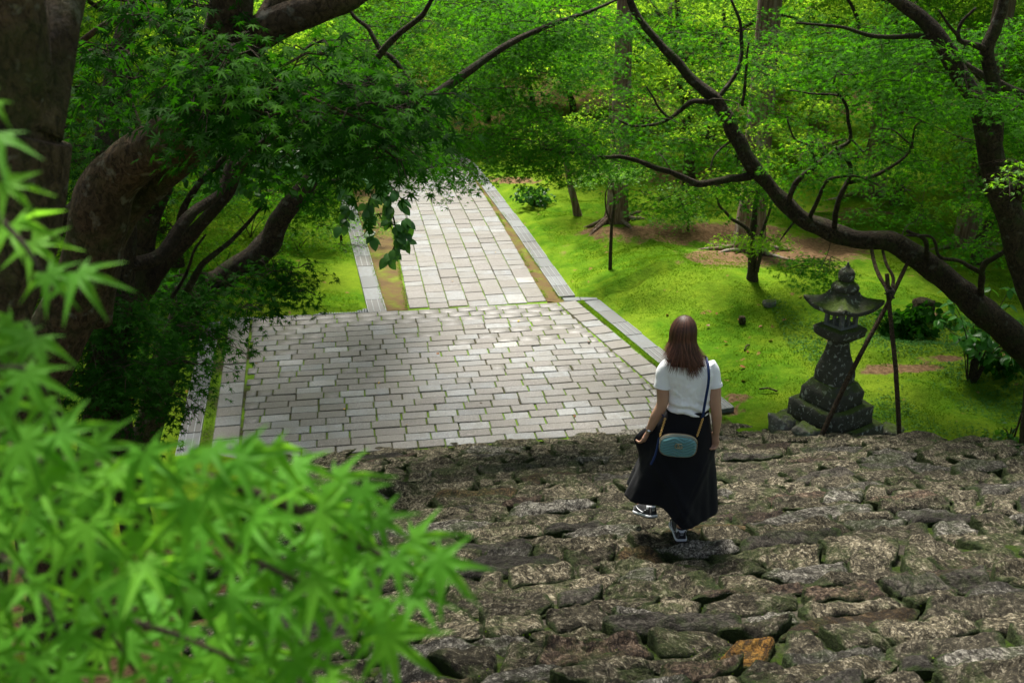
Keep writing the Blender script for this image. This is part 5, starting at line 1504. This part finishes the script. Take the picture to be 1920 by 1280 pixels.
# hands: palm, four bent fingers and a thumb that pinch the skirt
def hand(w, d, side, back):
    """w wrist, d direction along the palm, side: thumb side unit vector, back: unit vector out of the back of the hand"""
    d = nrm(d); side = nrm(side - d * np.dot(side, d)); nb = nrm(back - d * np.dot(back, d) - side * np.dot(back, side)); out = []
    out.append(limb_mesh([w - d * .015, w + d * .02, w + d * .05, w + d * .078], [.022, .027, .031, .026], 12, 14))
    V, F = out[0]; q = V - w; V = w + q - np.outer(q @ nb, nb) * 0.42; out[0] = (V, F)
    for k, (o, L) in enumerate([(.026, .066), (.009, .074), (-.009, .070), (-.026, .055)]):
        a = w + d * .068 + side * o * .95; c1 = a + (d * .86 - nb * .35) * L * .45; c2 = c1 + (d * .35 - nb * .92) * L * .36; c3 = c2 + (-d * .25 - nb * .9) * L * .26
        out.append(limb_mesh([a - d * .02, a, c1, c2, c3], [.0105, .0100, .0094, .0085, .0070], 9, 16))
    a = w + d * .020 + side * .024; c1 = a + (d * .55 + side * .65 - nb * .35) * .034; c2 = c1 + (d * .85 + side * .05 - nb * .5) * .030; c3 = c2 + (d * .85 - side * .3 - nb * .4) * .022
    out.append(limb_mesh([a - d * .012 - side * .01, a, c1, c2, c3], [.015, .0135, .011, .0098, .0078], 9, 16))
    return out
shells += hand(wL, np.array([-.38, .02, -.92]), np.array([.62, .72, -.2]), np.array([-.55, -.80, .1]))
shells += hand(wR, np.array([-.06, .06, -1.0]), np.array([-.70, .70, 0]), np.array([.85, -.40, 0]))
# legs
aR, aL = np.array([.020, .015, .075]), np.array([-.138, .395, .015])
shells.append(limb_mesh([(.070, 0, .86), (.060, .01, .66), (.042, .03, .47), (.032, .0, .32), (.022, -.005, .14), aR], [.085, .072, .050, .052, .032, .030], 16, 40))
shells.append(limb_mesh([(-.070, .0, .86), (-.085, .13, .67), (-.098, .26, .48), (-.105, .33, .33), (-.110, .42, .09), aL], [.085, .072, .050, .050, .033, .029], 16, 40))
for a, yw in ((aR, .05), (aL, .38)):
    f = np.array([-math.sin(yw), math.cos(yw), 0])
    shells.append(limb_mesh([a - f * .03 + (0, 0, -.03), a + f * .05 + (0, 0, -.04), a + f * .15 + (0, 0, -.052)], [.028, .031, .026], 12, 12))
body = fused('body', shells, 0.0052, M['skin'], 3, None, wom)
for sx in (-1, 1):
    V, F = ell(HC + (sx * .031, .083, .010), (.012, .009, .008), 10); mesh_obj('eye', np_mesh('eye', V, F, True), M['eye'], wom)
V, F = ell(HC + (0, .094, -.066), (.022, .008, .006), 10); mesh_obj('mouth', np_mesh('mouth', V, F, True), M['lip'], wom)

# T-shirt
def teefold(co, no):
    x, y, z = co[:, 0], co[:, 1], co[:, 2]
    d = 0.015 * fbm(np.stack([x * 8 + z * 7, y * 6, z * 8 - x * 9], -1), 4, 3) * np.clip((1.30 - z) / .15, .25, 1)
    d = np.maximum(d, -0.0025)
    w = smooth(1.12, 0.98, z)
    d = d + w * 0.010 * np.sin(z * 110 + x * 22 + 3 * fbm(co * 9, 2, 5)) * (np.abs(x) < .14)
    return co + no * d[:, None]
tee = [loft([hring((.014, 0, .950), .126, .094), hring((.014, 0, .985), .138, .108), hring((.013, 0, 1.03), .141, .112), hring((.012, .003, 1.10), .147, .114), hring((.010, .004, 1.17), .156, .118), hring((.006, .0, 1.235), .164, .112),
             hring((.001, 0, 1.285), .156, .092), hring((-.008, 0, 1.322), .108, .072), hring((-.016, .004, 1.350), .066, .062)]),
       limb_mesh([(-.115, 0, 1.288), (-.150, -.006, 1.245), (-.163, -.016, 1.19), (-.166, -.024, 1.135)], [.052, .053, .052, .053], 18, 20),
       limb_mesh([(.119, 0, 1.288), (.147, -.006, 1.245), (.158, -.016, 1.19), (.165, -.026, 1.145)], [.052, .053, .052, .053], 18, 20)]
fused('t_shirt', tee, 0.0055, M['tee'], 5, teefold, wom)
for s_, c, d_ in ((-1, np.array([-.166, -.024, 1.139]), np.array([-.14, -.14, -1.])), (1, np.array([.165, -.026, 1.149]), np.array([.16, -.12, -1.]))):
    d_ = nrm(d_); V, F = tube(np.array([c - d_ * .014, c + d_ * .004]), [.0542, .0538], 20, cap=False); mesh_obj('sleeve_hem', np_mesh('sleeve_hem', V, F, True), M['tee'], wom)

# skirt
nth, nf = 220, 60
th = np.linspace(0, 2 * np.pi, nth, endpoint=False)[None, :]; f = np.linspace(0, 1, nf)[:, None]
Cc_, Ss_ = np.cos(th), np.sin(th)
zh = 0.19 + 0.135 * smooth(0.30, -0.35, Cc_) - 0.01 * Ss_ + 0.006 * np.sin(2 * th + 1)
z = 0.985 + (zh - 0.985) * f
rx = 0.130 + 0.178 * f ** 0.82; ry = 0.103 + 0.150 * f ** 0.9
A_ = 0.19 * smooth(0.10, 1.0, f)
fold = 0.62 * np.sin(5 * th + 0.9 + 1.4 * f) + 0.22 * np.sin(8 * th + 2.1 - 1.0 * f) + 0.06 * np.sin(17 * th + 0.4)
r = 1 + A_ * fold * 0.75
pullL = np.exp(-((((th - np.pi + .12) + np.pi) % (2 * np.pi) - np.pi) / .35) ** 2) * np.exp(-((f - .36) / .16) ** 2) * .10
pullR = np.exp(-((((th + .05) + np.pi) % (2 * np.pi) - np.pi) / .25) ** 2) * np.exp(-((f - .33) / .10) ** 2) * .02
cx = 0.014 - 0.075 * f; cy = 0.0 + 0.07 * f
x = cx + Cc_ * rx * r + Cc_ * (pullL + pullR); y = cy + Ss_ * ry * r
# diagonal tension creases running from the hands to the hem
for hx, ang in ((-.25, 1.1), (.20, 2.2)):
    dline = (x - hx) * math.cos(ang) - (z - .74) * math.sin(ang) * .5
    y = y - 0.018 * np.exp(-((np.abs((x - hx) * .9 + (z - .74) * (.55 if hx < 0 else -.45)) - .02) / .03) ** 2) * (Ss_ < 0) * smooth(.25, .5, f)
V = np.stack([x, y, z + 0 * x], -1).reshape(-1, 3); V += 0.004 * fbm(V * 16, 3, 7)[:, None]
i = np.arange(nf - 1)[:, None] * nth; j = np.arange(nth)[None, :]; jn = (j + 1) % nth
sk = mesh_obj('skirt', np_mesh('skirt', V, np.stack([i + j, i + nth + j, i + nth + jn, i + jn], -1).reshape(-1, 4), True), M['skirt'], wom)
md = sk.modifiers.new('cloth', 'SOLIDIFY'); md.thickness = 0.004
a = np.linspace(0, 2 * np.pi, 61)
V, F = tube(np.stack([.014 + .1315 * np.cos(a), .1045 * np.sin(a), 0.968 + 0 * a], -1), .016, 8, cap=False, flat=0.18)
bw = []
for zz, ex in ((.992, 0.0), (.990, .004), (.950, .007), (.946, .004)): bw.append(np.stack([.014 + (.131 + ex) * np.cos(a[:-1]), (.104 + ex) * np.sin(a[:-1]), np.full(60, zz)], -1))
Vb = np.concatenate(bw); i = np.arange(3)[:, None] * 60; j = np.arange(60)[None, :]; jn = (j + 1) % 60
mesh_obj('waistband', np_mesh('waistband', Vb, np.stack([i + j, i + jn, i + 60 + jn, i + 60 + j], -1).reshape(-1, 4), True), M['skirt'], wom)

# hair: under layer and locks
hacc = Acc()
hr = np.random.default_rng(4)
V, F = ell(HC + (0, -.012, .010), (.079, .094, .107), 24)
keep = ~((V[:, 1] > HC[1] + .045) & (V[:, 2] < HC[2] + .060))
hacc.add(V, F[keep[F].all(1)], 0.15)
und = [hring(HC + (0, -.030, -.02), .080, .074), hring(HC + (.0, -.040, -.08), .086, .066), hring(HC + (.012, -.060, -.135), .098, .050), hring(HC + (.03, -.085, -.17), .105, .030)]
V, F = loft(und); hacc.add(V, F, 0.12)
for k in range(2200):
    ph = hr.uniform(-np.pi, np.pi)                    # azimuth, -pi/2 = straight back
    front = math.sin(ph) > 0.45
    if front and hr.random() < 0.8: continue
    rr = np.array([.082, .102, .119]) * hr.uniform(0.96, 1.06)
    c = HC + (0, -.010, .014)
    e = np.array([math.cos(ph), math.sin(ph)])
    crown = np.array([0.01, -.01])
    pts = []
    for pol in np.linspace(hr.uniform(.0, .35), 1.62, 7):
        pts.append(c + np.array([rr[0] * math.sin(pol) * e[0] + crown[0] * (1 - pol / 1.6), rr[1] * math.sin(pol) * e[1] + crown[1] * (1 - pol / 1.6), rr[2] * math.cos(pol)]))
    end_z = HC[2] - .118 - hr.uniform(0, 1) ** 2.0 * .105 - .03 * (e[0] > 0) + .03 * max(0, -e[0] - .3)
    last = pts[-1]; tx = last[0]; n2 = 6
    sweep = .060 * hr.uniform(.4, 1.2) * (0.35 + 0.65 * max(0, e[0] + .35)) if e[0] > -.35 else -.035 * hr.uniform(-.2, 1.2)
    back = -.040 * hr.uniform(.5, 1.3) * (0.45 - 0.55 * e[1])
    wsp = hr.normal(0, .012)
    for g in np.linspace(1 / n2, 1, n2):
        pts.append(np.array([last[0] * (1 - .10 * math.sin(g * 3)) + HC[0] * .10 * math.sin(g * 3) + (sweep + wsp) * g ** 1.7, last[1] + back * g, last[2] + (end_z - last[2]) * g]) + hr.normal(0, .0022, 3) * g)
    P = spline(pts, 16)
    T_ = np.gradient(P, axis=0); T_ /= np.linalg.norm(T_, axis=1)[:, None]
    out = P - (HC + (0, 0, -.03)); out[:, 2] *= 0.3; Sd = nrm(np.cross(T_, out))
    w = hr.uniform(.0025, .0055) * np.interp(np.linspace(0, 1, 16), [0, .1, .55, 1], [.5, 1, .85, .08])
    Nn_ = nrm(np.cross(Sd, T_))
    Vs = np.stack([P - Sd * w[:, None], P + Nn_ * w[:, None] * .35, P + Sd * w[:, None]], 1).reshape(-1, 3)
    b_ = np.arange(15)[:, None] * 3
    Fs = np.concatenate([np.concatenate([b_, b_ + 1, b_ + 4, b_ + 3], 1), np.concatenate([b_ + 1, b_ + 2, b_ + 5, b_ + 4], 1)])
    hacc.add(Vs, Fs, np.repeat(np.clip(hr.uniform(.2, .75) + np.linspace(-.1, .3, 16), 0, 1), 3))
hacc.build('hair', M['hair'], wom, True)

# shoes
def shoe(loc, yaw, pitch, roll=0.0):
    r = empty('shoe', loc); r.rotation_euler = (pitch, roll, yaw); r.parent = wom
    ys = np.array([-.045, -.035, -.01, .03, .07, .11, .15, .18, .197]); w = np.array([.024, .033, .037, .036, .037, .043, .044, .036, .018]); h = np.array([.055, .075, .078, .074, .080, .066, .048, .038, .022])
    n = 18; a = np.linspace(0, np.pi, n)
    rings = [np.stack([w_ * np.sign(np.cos(a)) * np.abs(np.cos(a)) ** .6, np.full(n, y_), .018 + h_ * np.sin(a) ** .7], -1) for y_, w_, h_ in zip(ys, w, h)]
    V = np.concatenate(rings + [[rings[0].mean(0)], [rings[-1].mean(0)]]); m = len(rings)
    i = np.arange(m - 1)[:, None] * n; j = np.arange(n)[None, :]; jn = (j + 1) % n
    F = np.vstack([np.stack([i + j, i + jn, i + n + jn, i + n + j], -1).reshape(-1, 4), np.stack([np.arange(n), (np.arange(n) + 1) % n, np.full(n, m * n), np.full(n, m * n)], -1), np.stack([(m - 1) * n + np.arange(n), (m - 1) * n + (np.arange(n) + 1) % n, np.full(n, m * n + 1), np.full(n, m * n + 1)], -1)])
    mesh_obj('upper', np_mesh('upper', V, tri_fix(F), True), M['shoe_black'], r)
    def outline(z, ex):
        yy = np.concatenate([ys, ys[::-1]]); ww = np.concatenate([w + ex, -(w[::-1] + ex)])
        yy = yy + np.where(yy == ys[0], -ex, 0) + np.where(yy == ys[-1], ex, 0)
        return np.stack([ww, yy, np.full(len(ww), z)], -1)
    V, F = loft([outline(.004, .005), outline(.010, .007), outline(.017, .006), outline(.021, .002)]); mesh_obj('sole', np_mesh('sole', V, F, True), M['shoe_white'], r)
    V, F = loft([outline(-.002, .003), outline(.0045, .0045)]); mesh_obj('tread', np_mesh('tread', V, F), M['rubber'], r)
    # white heel piece
    hp = []
    for zz, ex, cut in ((.050, .0028, .02), (.062, .0030, .015), (.074, .0028, .006), (.088, .0005, -.004)):
        t_ = np.linspace(-1, 1, 17); ang = t_ * 1.25
        hp.append(np.stack([(.034 + ex) * np.sin(ang), -.004 - (.040 + ex) * np.cos(ang) + .012 * (np.abs(t_) > .9), np.full(17, zz)], -1))
    V = np.concatenate(hp); i = np.arange(3)[:, None] * 17 + np.arange(16)[None, :]
    o = mesh_obj('heel_tab', np_mesh('heel_tab', V, np.stack([i, i + 1, i + 18, i + 17], -1).reshape(-1, 4), True), M['shoe_white'], r)
    md_ = o.modifiers.new('t', 'SOLIDIFY'); md_.thickness = .003
    for sx in (-1, 1):
        P = spline([(sx * .0385, .005, .052), (sx * .040, .035, .034), (sx * .045, .09, .046), (sx * .036, .135, .060)], 12)
        V, F = tube(P, np.linspace(.008, .003, 12), 6, flat=0.3); mesh_obj('side_stripe', np_mesh('side_stripe', V, tri_fix(F), True), M['shoe_white'], r)
    for k in range(3):
        yv = .075 + .022 * k; V, F = tube(np.array([(-.026, yv, .083 - .011 * k), (0, yv + .004, .096 - .012 * k), (.026, yv, .083 - .011 * k)]), .003, 6); mesh_obj('lace', np_mesh('lace', V, tri_fix(F), True), M['shoe_black'], r)
    cu = bpy.data.curves.new('heel_text', 'FONT'); cu.body = 'NIKE'; cu.size = .021; cu.align_x = 'CENTER'; cu.extrude = .0006
    to = bpy.data.objects.new('heel_text_tmp', cu); COL.objects.link(to)
    me = bpy.data.meshes.new_from_object(to.evaluated_get(bpy.context.evaluated_depsgraph_get())); bpy.data.objects.remove(to)
    # wrap the word round the heel
    co = np.empty(len(me.vertices) * 3, np.float32); me.vertices.foreach_get('co', co); co = co.reshape(-1, 3)
    an = co[:, 0] / .041; rr_ = .0405 + co[:, 2] + .0035
    q = np.stack([(rr_ - .004) * np.sin(an), -.004 - (rr_ + .0035) * np.cos(an), .060 + co[:, 1]], -1); me.vertices.foreach_set('co', q.astype(np.float32).ravel()); me.update()
    me.name = 'lettering'; me.materials.clear(); me.materials.append(M['rubber']); mesh_obj('lettering', me, None, r)
    return r
shoe((.020, .0, .004), .05, 0.0)
gzl = step_z(WX - .15, WY + .56) - WZ
shoe((-.135, .36, -.045), .40, -.32, .10)

# watch and ring
dL = nrm(wL - eL); wc = wL + (wL - eL) * -0.06
u_ = nrm(np.cross(dL, [0, 1, 0])); v_ = np.cross(dL, u_); a = np.linspace(0, 2 * np.pi, 25)
V, F = tube(wc + np.outer(np.cos(a), u_) * .0265 + np.outer(np.sin(a), v_) * .0265, .0065, 8, cap=False, flat=.4)
wt = empty('wristwatch', tuple(wc)); wt.parent = wom
mesh_obj('watch_strap', np_mesh('watch_strap', V - wc, F, True), M['watch'], wt)
bk = nrm(np.array([-.25, -.95, .05]) - dL * np.dot(np.array([-.25, -.95, .05]), dL)); fc = wc + bk * .029
V, F = tube(np.array([fc - bk * .004, fc + bk * .004]), .013, 16); mesh_obj('watch_case', np_mesh('watch_case', V - wc, tri_fix(F)), M['silver'], wt)

# ------------------------------------------------------------------ teal shoulder bag
BG = Vector((WX - .072, WY - .205, WZ + .818))
bag = empty('shoulder_bag', BG); bag.rotation_euler = (R(8), R(2.5), R(-4))
tag(bag, 'teal quilted velvet shoulder bag with gold chain hanging behind the woman', 'bag')
def se(u, v, hw=.120, hh=.080, p=3.2):
    """square -> rounded rectangle"""
    rho = np.maximum(np.abs(u), np.abs(v)); ang = np.arctan2(v, u)
    c, s = np.cos(ang), np.sin(ang); k = (np.abs(c) ** p + np.abs(s) ** p) ** (-1 / p)
    return rho * k * c * hw, rho * k * s * hh, rho
nu, nv = 91, 71
u, v = np.meshgrid(np.linspace(-1, 1, nu), np.linspace(-1, 1, nv), indexing='ij')
bx_, bz_, rho = se(u, v)
bz_ = bz_ * (1 - .10 * (bx_ / .12) ** 2 * (bz_ > 0)) 
zig = np.abs(((bx_ / .062 + .5) % 2) - 1) * .030
gq = np.abs(((bz_ - zig) / .021) % 1 - .5) * 2
quilt = (np.clip(gq * 1.6, 0, 1) ** .7) * .0105 * smooth(1.0, .86, rho)
prof = .030 * (1 - np.clip(rho, 0, 1) ** 5) ** .5
by_ = -(prof + quilt)
Vf = np.stack([bx_, by_, bz_], -1).reshape(-1, 3); Vb = np.stack([bx_, prof * .95, bz_], -1).reshape(-1, 3)
i = np.arange(nu - 1)[:, None] * nv + np.arange(nv - 1)[None, :]
Fq = np.stack([i, i + nv, i + nv + 1, i + 1], -1).reshape(-1, 4)
mesh_obj('bag_body', np_mesh('bag_body', np.vstack([Vf, Vb]), np.vstack([Fq, Fq[:, ::-1] + nu * nv]), True), M['velvet'], bag)
a = np.linspace(0, 2 * np.pi, 97)
k_ = (np.abs(np.cos(a)) ** 3.2 + np.abs(np.sin(a)) ** 3.2) ** (-1 / 3.2)
ex_, ez_ = k_ * np.cos(a) * .120, k_ * np.sin(a) * .080; ez_ = ez_ * (1 - .10 * (ex_ / .12) ** 2 * (ez_ > 0))
for yo, sc_ in ((-.016, .978), (.012, .985)):
    V, F = tube(np.stack([ex_ * sc_, np.full(97, yo), ez_ * sc_], -1), .0024, 6, cap=False); mesh_obj('piping', np_mesh('piping', V, F, True), M['tan'], bag)
zt = np.linspace(.35, np.pi - .35, 30); kz = (np.abs(np.cos(zt)) ** 3.2 + np.abs(np.sin(zt)) ** 3.2) ** (-1 / 3.2)
V, F = tube(np.stack([kz * np.cos(zt) * .120, np.full(30, -.002), kz * np.sin(zt) * .080 * (1 - .10 * np.cos(zt) ** 2) + .001], -1), .003, 6); mesh_obj('zip', np_mesh('zip', V, tri_fix(F), True), M['antique'], bag)
# interlocked double letter emblem
for k, (ox, mir) in enumerate(((-.0075, -1), (.0085, 1))):
    a0 = np.linspace(R(48), R(330), 30)
    gx_, gz_ = .0165 * np.cos(a0), .0175 * np.sin(a0)
    P = np.stack([gx_ + ox, np.full(30, -.0425 - .001 * k), gz_ + .022], -1)
    V, F = tube(P, .0023, 6); e1 = (V, tri_fix(F))
    P2 = np.array([(.0135 + ox, -.0425 - .001 * k, .022 - .007), (.0135 + ox, -.0425 - .001 * k, .022 - .001), (.003 + ox, -.0425 - .001 * k, .022 - .001)])
    V, F = tube(P2, .0021, 6); ac = Acc(); ac.add(*e1); ac.add(V, tri_fix(F)); ac.build('emblem', M['antique'], bag, True)
# chain and strap over the right shoulder
def wl(*p): return np.array(p) + np.array([WX, WY, WZ]) - np.array(BG)
iB = np.array(bag.rotation_euler.to_matrix().inverted())
cb = wl(.048, -.185, .868); ctop = wl(.088, -.135, .975)
def chain(a, b, n):
    acc = Acc()
    d = nrm(b - a); s1 = nrm(np.cross(d, [0, 1, 0])); s3 = np.cross(d, s1); t = np.linspace(0, 2 * np.pi, 13)
    for k in range(n):
        c = a + (b - a) * (k + .5) / n; sd = s1 if k % 2 else s3; L = np.linalg.norm(b - a) / n * .72
        tube_acc(acc, (c + np.outer(np.cos(t), d) * L + np.outer(np.sin(t), sd) * .0058) @ iB.T, .0019, 5, cap=False)
    acc.build('chain', M['gold'], bag, True)
chain(cb, ctop, 15)
chain(wl(-.186, -.175, .865), wl(-.150, -.120, .965), 12)
def ribbon(pts, w, sides, name='strap'):
    P = spline(pts, 30); T_ = np.gradient(P, axis=0); T_ = nrm(T_); sd = nrm(np.cross(T_, sides)); nn = nrm(np.cross(sd, T_)) * .0016
    V = np.stack([P - sd * w + nn, P + sd * w + nn, P + sd * w - nn, P - sd * w - nn], 1).reshape(-1, 3) @ iB.T
    i = np.arange(29)[:, None] * 4; j = np.arange(4)[None, :]; jn = (j + 1) % 4
    mesh_obj(name, np_mesh(name, V, np.stack([i + j, i + jn, i + 4 + jn, i + 4 + j], -1).reshape(-1, 4)), M['navy'], bag)
ribbon([wl(.086, -.128, .972), wl(.092, -.128, 1.05), wl(.100, -.130, 1.14), wl(.108, -.124, 1.22), wl(.108, -.100, 1.285), wl(.104, -.05, 1.332), wl(.098, .02, 1.340), wl(.09, .09, 1.28), wl(.05, .125, 1.18), wl(-.06, .135, 1.06), wl(-.145, .07, .99), wl(-.160, -.05, .965), wl(-.150, -.115, .965)], .0085, np.array([0, 1, .15]))
ribbon([wl(-.190, -.180, .86), wl(-.200, -.195, .81), wl(-.215, -.215, .75), wl(-.240, -.225, .69)], .0065, np.array([0, 1, 0]), 'strap_end')
# ==PART6==
# ------------------------------------------------------------------ ground cover and litter
tg = np.random.default_rng(55)
def blades(name, n, lo, hi, cond, h0, h1, mat, w=0.35):
    x = tg.uniform(lo[0], hi[0], n); y = tg.uniform(lo[1], hi[1], n); z = ground_z(x, y)
    z += 0.022 * fbm(np.stack([x, y, z], -1) * 4.5, 3, 21) * (z > 0.03)
    k = cond(x, y, z); x, y, z = x[k], y[k], z[k]; n = len(x)
    h = tg.uniform(h0, h1, n); a = tg.uniform(0, 6.28, n); le = tg.normal(0, 0.5, (n, 2))
    b0 = np.stack([x + np.cos(a) * h * w, y + np.sin(a) * h * w, z - 0.004], -1); b1 = np.stack([x - np.cos(a) * h * w, y - np.sin(a) * h * w, z - 0.004], -1)
    tp = np.stack([x + le[:, 0] * h, y + le[:, 1] * h, z + h], -1)
    V = np.stack([b0, b1, tp], 1).reshape(-1, 3); F = np.arange(3 * n).reshape(-1, 3)
    patch = np.clip(0.5 + 0.45 * fbm(np.stack([x, y, z * 0], -1) * 1.3, 3, 8) + tg.normal(0, 0.16, n), 0, 1)
    o = mesh_obj(name, np_mesh(name, V, F, False, np.repeat(patch, 3)), M[mat]); tag(o, kind='stuff'); return o
M['moss_blade'] = m_leaf('moss_blade', (0.082, 0.180, 0.006), (0.16, 0.32, 0.008), 0.35, 0.9, 0.0)
M['cover_leaf'] = m_leaf('cover_leaf', (0.030, 0.115, 0.018), (0.08, 0.28, 0.02), 0.3, 0.6, 0.1)
def near_dirt(x, y):
    p = to_px(np.stack([x, y, np.full_like(x, 0.15)], -1)); d = np.zeros(len(x))
    for u, v, a, b, w in DIRT: d = np.maximum(d, w * np.exp(-(((p[:, 0] - u) / a) ** 2 + ((p[:, 1] - v) / b) ** 2)))
    return d
blades('moss', 260000, (-1.2, 11.4), (8.5, 27), lambda x, y, z: (z > 0.02) & (near_dirt(x, y) < 0.35 + tg.normal(0, 0.08, len(x))) & (to_st(x, y)[0] > edge_R(np.minimum(to_st(x, y)[1], 0.1)) + 0.42 - 0.45 * (to_st(x, y)[1] > 0.3)), 0.007, 0.018, 'moss_blade', 0.5)
blades('moss', 60000, (-6.5, 15.8), (-2.4, 24), lambda x, y, z: (z > 0.02), 0.007, 0.018, 'moss_blade', 0.5)
# small leafy ground cover right of the lantern, its green darkened to deepen the shade
n = 60000
x = tg.uniform(4.0, 9.0, n); y = tg.uniform(8.6, 15.5, n); z = ground_z(x, y)
s_, t_ = to_st(x, y); q_ = FOOT - t_
k = (s_ > np.where(q_ > 0, stair_R(np.maximum(q_, 0)) - 0.05, 3.6)) & (near_dirt(x, y) < 0.4) & (fbm(np.stack([x, y, z * 0], -1) * 0.9, 3, 77) + 0.25 * tg.normal(0, 1, n) > -0.15)
P = np.stack([x, y, z + tg.uniform(0.01, 0.05, n)], -1)[k]; n = len(P)
V, F, nv = leaf_cloud(P, np.stack([tg.normal(0, .4, n), tg.normal(0, .4, n), np.ones(n)], -1), tg.normal(0, 1, (n, 3)), tg.uniform(0.03, 0.055, n), L3)
o = mesh_obj('ground_cover', np_mesh('ground_cover', V, F, False, np.repeat(tg.uniform(0, 1, n), nv)), M['cover_leaf']); tag(o, kind='stuff')
# weeds and moss cushions in the stair joints and at the landing edge
n = 9000
qq = tg.uniform(0.0, 9.0, n); ss = stair_L(qq) + tg.uniform(0, 1, n) * (stair_R(qq) - stair_L(qq))
P = st(ss, FOOT - qq, 0); P[:, 2] = SLOPE * qq - 0.055 + SOFF + tg.uniform(0, 0.03, n)
k = fbm(P * 0.8, 3, 12) > 0.05; P = P[k]; n = len(P)
V, F, nv = leaf_cloud(P, np.stack([tg.normal(0, .6, n), tg.normal(0, .6, n), np.ones(n)], -1), tg.normal(0, 1, (n, 3)), tg.uniform(0.008, 0.020, n), L5)
o = mesh_obj('weeds', np_mesh('weeds', V, F, False, np.repeat(tg.uniform(0, 1, n), nv)), M['moss_blade']); tag(o, kind='stuff')
n = 9000
tt_ = tg.uniform(-4.6, 0.2, n); side = tg.uniform(0, 1, n) < 0.75
ss = np.where(side, edge_R(tt_) + tg.uniform(0.01, 0.11, n), edge_L(tt_) - tg.uniform(0.01, 0.12, n))
P = st(ss, tt_, 0.0); P[:, 2] = tg.uniform(-0.012, 0.012, n)
V, F, nv = leaf_cloud(P, np.stack([tg.normal(0, .5, n), tg.normal(0, .5, n), np.ones(n)], -1), tg.normal(0, 1, (n, 3)), tg.uniform(0.012, 0.035, n), L3)
o = mesh_obj('weeds', np_mesh('weeds', V, F, False, np.repeat(tg.uniform(0, 1, n), nv)), M['moss_blade']); tag(o, kind='stuff')
n = 12000
tt_ = tg.uniform(0.25, 12, n); which = tg.integers(0, 4, n)
ss = np.choose(which, [1.16 - 0.0022 * np.maximum(tt_ - 4, 0) ** 2, 1.40 - 0.018 * tt_, -1.21 - 0 * tt_, -1.56 - 0.05 * tt_]) + tg.normal(0, 0.022, n)
P = st(ss, tt_, 0.0); P[:, 2] = tg.uniform(-0.012, 0.014, n); P = P[fbm(P * 1.7, 3, 14) > -0.15]; n = len(P)
V, F, nv = leaf_cloud(P, np.stack([tg.normal(0, .5, n), tg.normal(0, .5, n), np.ones(n)], -1), tg.normal(0, 1, (n, 3)), tg.uniform(0.015, 0.04, n), L3)
o = mesh_obj('weeds', np_mesh('weeds', V, F, False, np.repeat(tg.uniform(0, 1, n), nv)), M['moss_blade']); tag(o, kind='stuff')
# fallen leaves
M['leaf_yellow'] = m_leaf('yellow_leaf', (0.45, 0.26, 0.02), (0.4, 0.25, 0.02), 0.2)
M['leaf_brown'] = m_leaf('brown_leaf', (0.20, 0.085, 0.03), (0.2, 0.08, 0.02), 0.15)
def fallen(u, v, mat, label, size=0.07, zoff=0.02, grp=None, z=None):
    p = ground_pt(u, v) if z is None else at_z(u, v, z)
    o = mesh_obj('fallen_leaf', np_mesh('fallen_leaf', LO[0] * size, LO[1], True, np.full(len(LO[0]), tg.uniform(0.2, 0.8))), M[mat])
    o.location = (p[0], p[1], p[2] + zoff); o.rotation_euler = (tg.normal(0, .3), tg.normal(0, .3), tg.uniform(0, 6.28)); tag(o, label, 'leaf', grp); return o
q = at_y(1347, 862, 8.9)
fallen(1347, 862, 'leaf_yellow', 'single yellow leaf on the dark steps just beyond the woman', 0.085, 0.05, z=float(SLOPE * (FOOT - to_st(2.0, 10.3)[1]) + 0.02))
fallen(352, 733, 'leaf_yellow', 'single yellow leaf lying on the drain cover at the left of the landing', 0.06, 0.02, z=0.01)
fg = 'brown leaves scattered on the moss bank'
for u, v in [(1385, 598), (1388, 690), (1405, 662), (1248, 596), (1330, 610), (1300, 570), (1345, 585), (1470, 600), (1445, 640), (1220, 545), (1180, 530), (1260, 530), (1500, 560), (1360, 640), (1425, 610), (1282, 625), (1310, 655), (1395, 720)]:
    fallen(u + tg.normal(0, 4), v + tg.normal(0, 4), 'leaf_brown', 'dry brown leaf lying on the bright moss bank', tg.uniform(0.05, 0.10), 0.03, fg)
for j, (u, v) in enumerate([(1400, 655), (1440, 735)]):
    p = ground_pt(u, v); A_ = Acc(); a = tg.uniform(0, 3)
    dv = np.array([math.cos(a), math.sin(a), 0]) * 0.12
    tube_acc(A_, spline([p - dv + np.array([0, 0, .03]), p + np.array([0, .02, .05]), p + dv + np.array([0, 0, .03])], 8), 0.012, 6, 0.3, j)
    tag(A_.build('stick', M['bark'], None, True), ['short broken stick on the bright moss bank', 'short broken stick on the shaded moss nearest the lantern'][j], 'stick')

for u, v in [(470, 690), (620, 640), (700, 720), (560, 790), (820, 660), (900, 750), (1010, 690), (760, 800), (1100, 640), (850, 520), (930, 470), (1080, 770), (640, 760), (980, 610)]:
    fallen(u + tg.normal(0, 6), v + tg.normal(0, 6), 'leaf_brown' if tg.random() < .6 else 'leaf_yellow', 'small dry leaf lying on the granite paving', tg.uniform(0.04, 0.07), 0.012, 'dry leaves scattered on the granite paving', z=0.0)
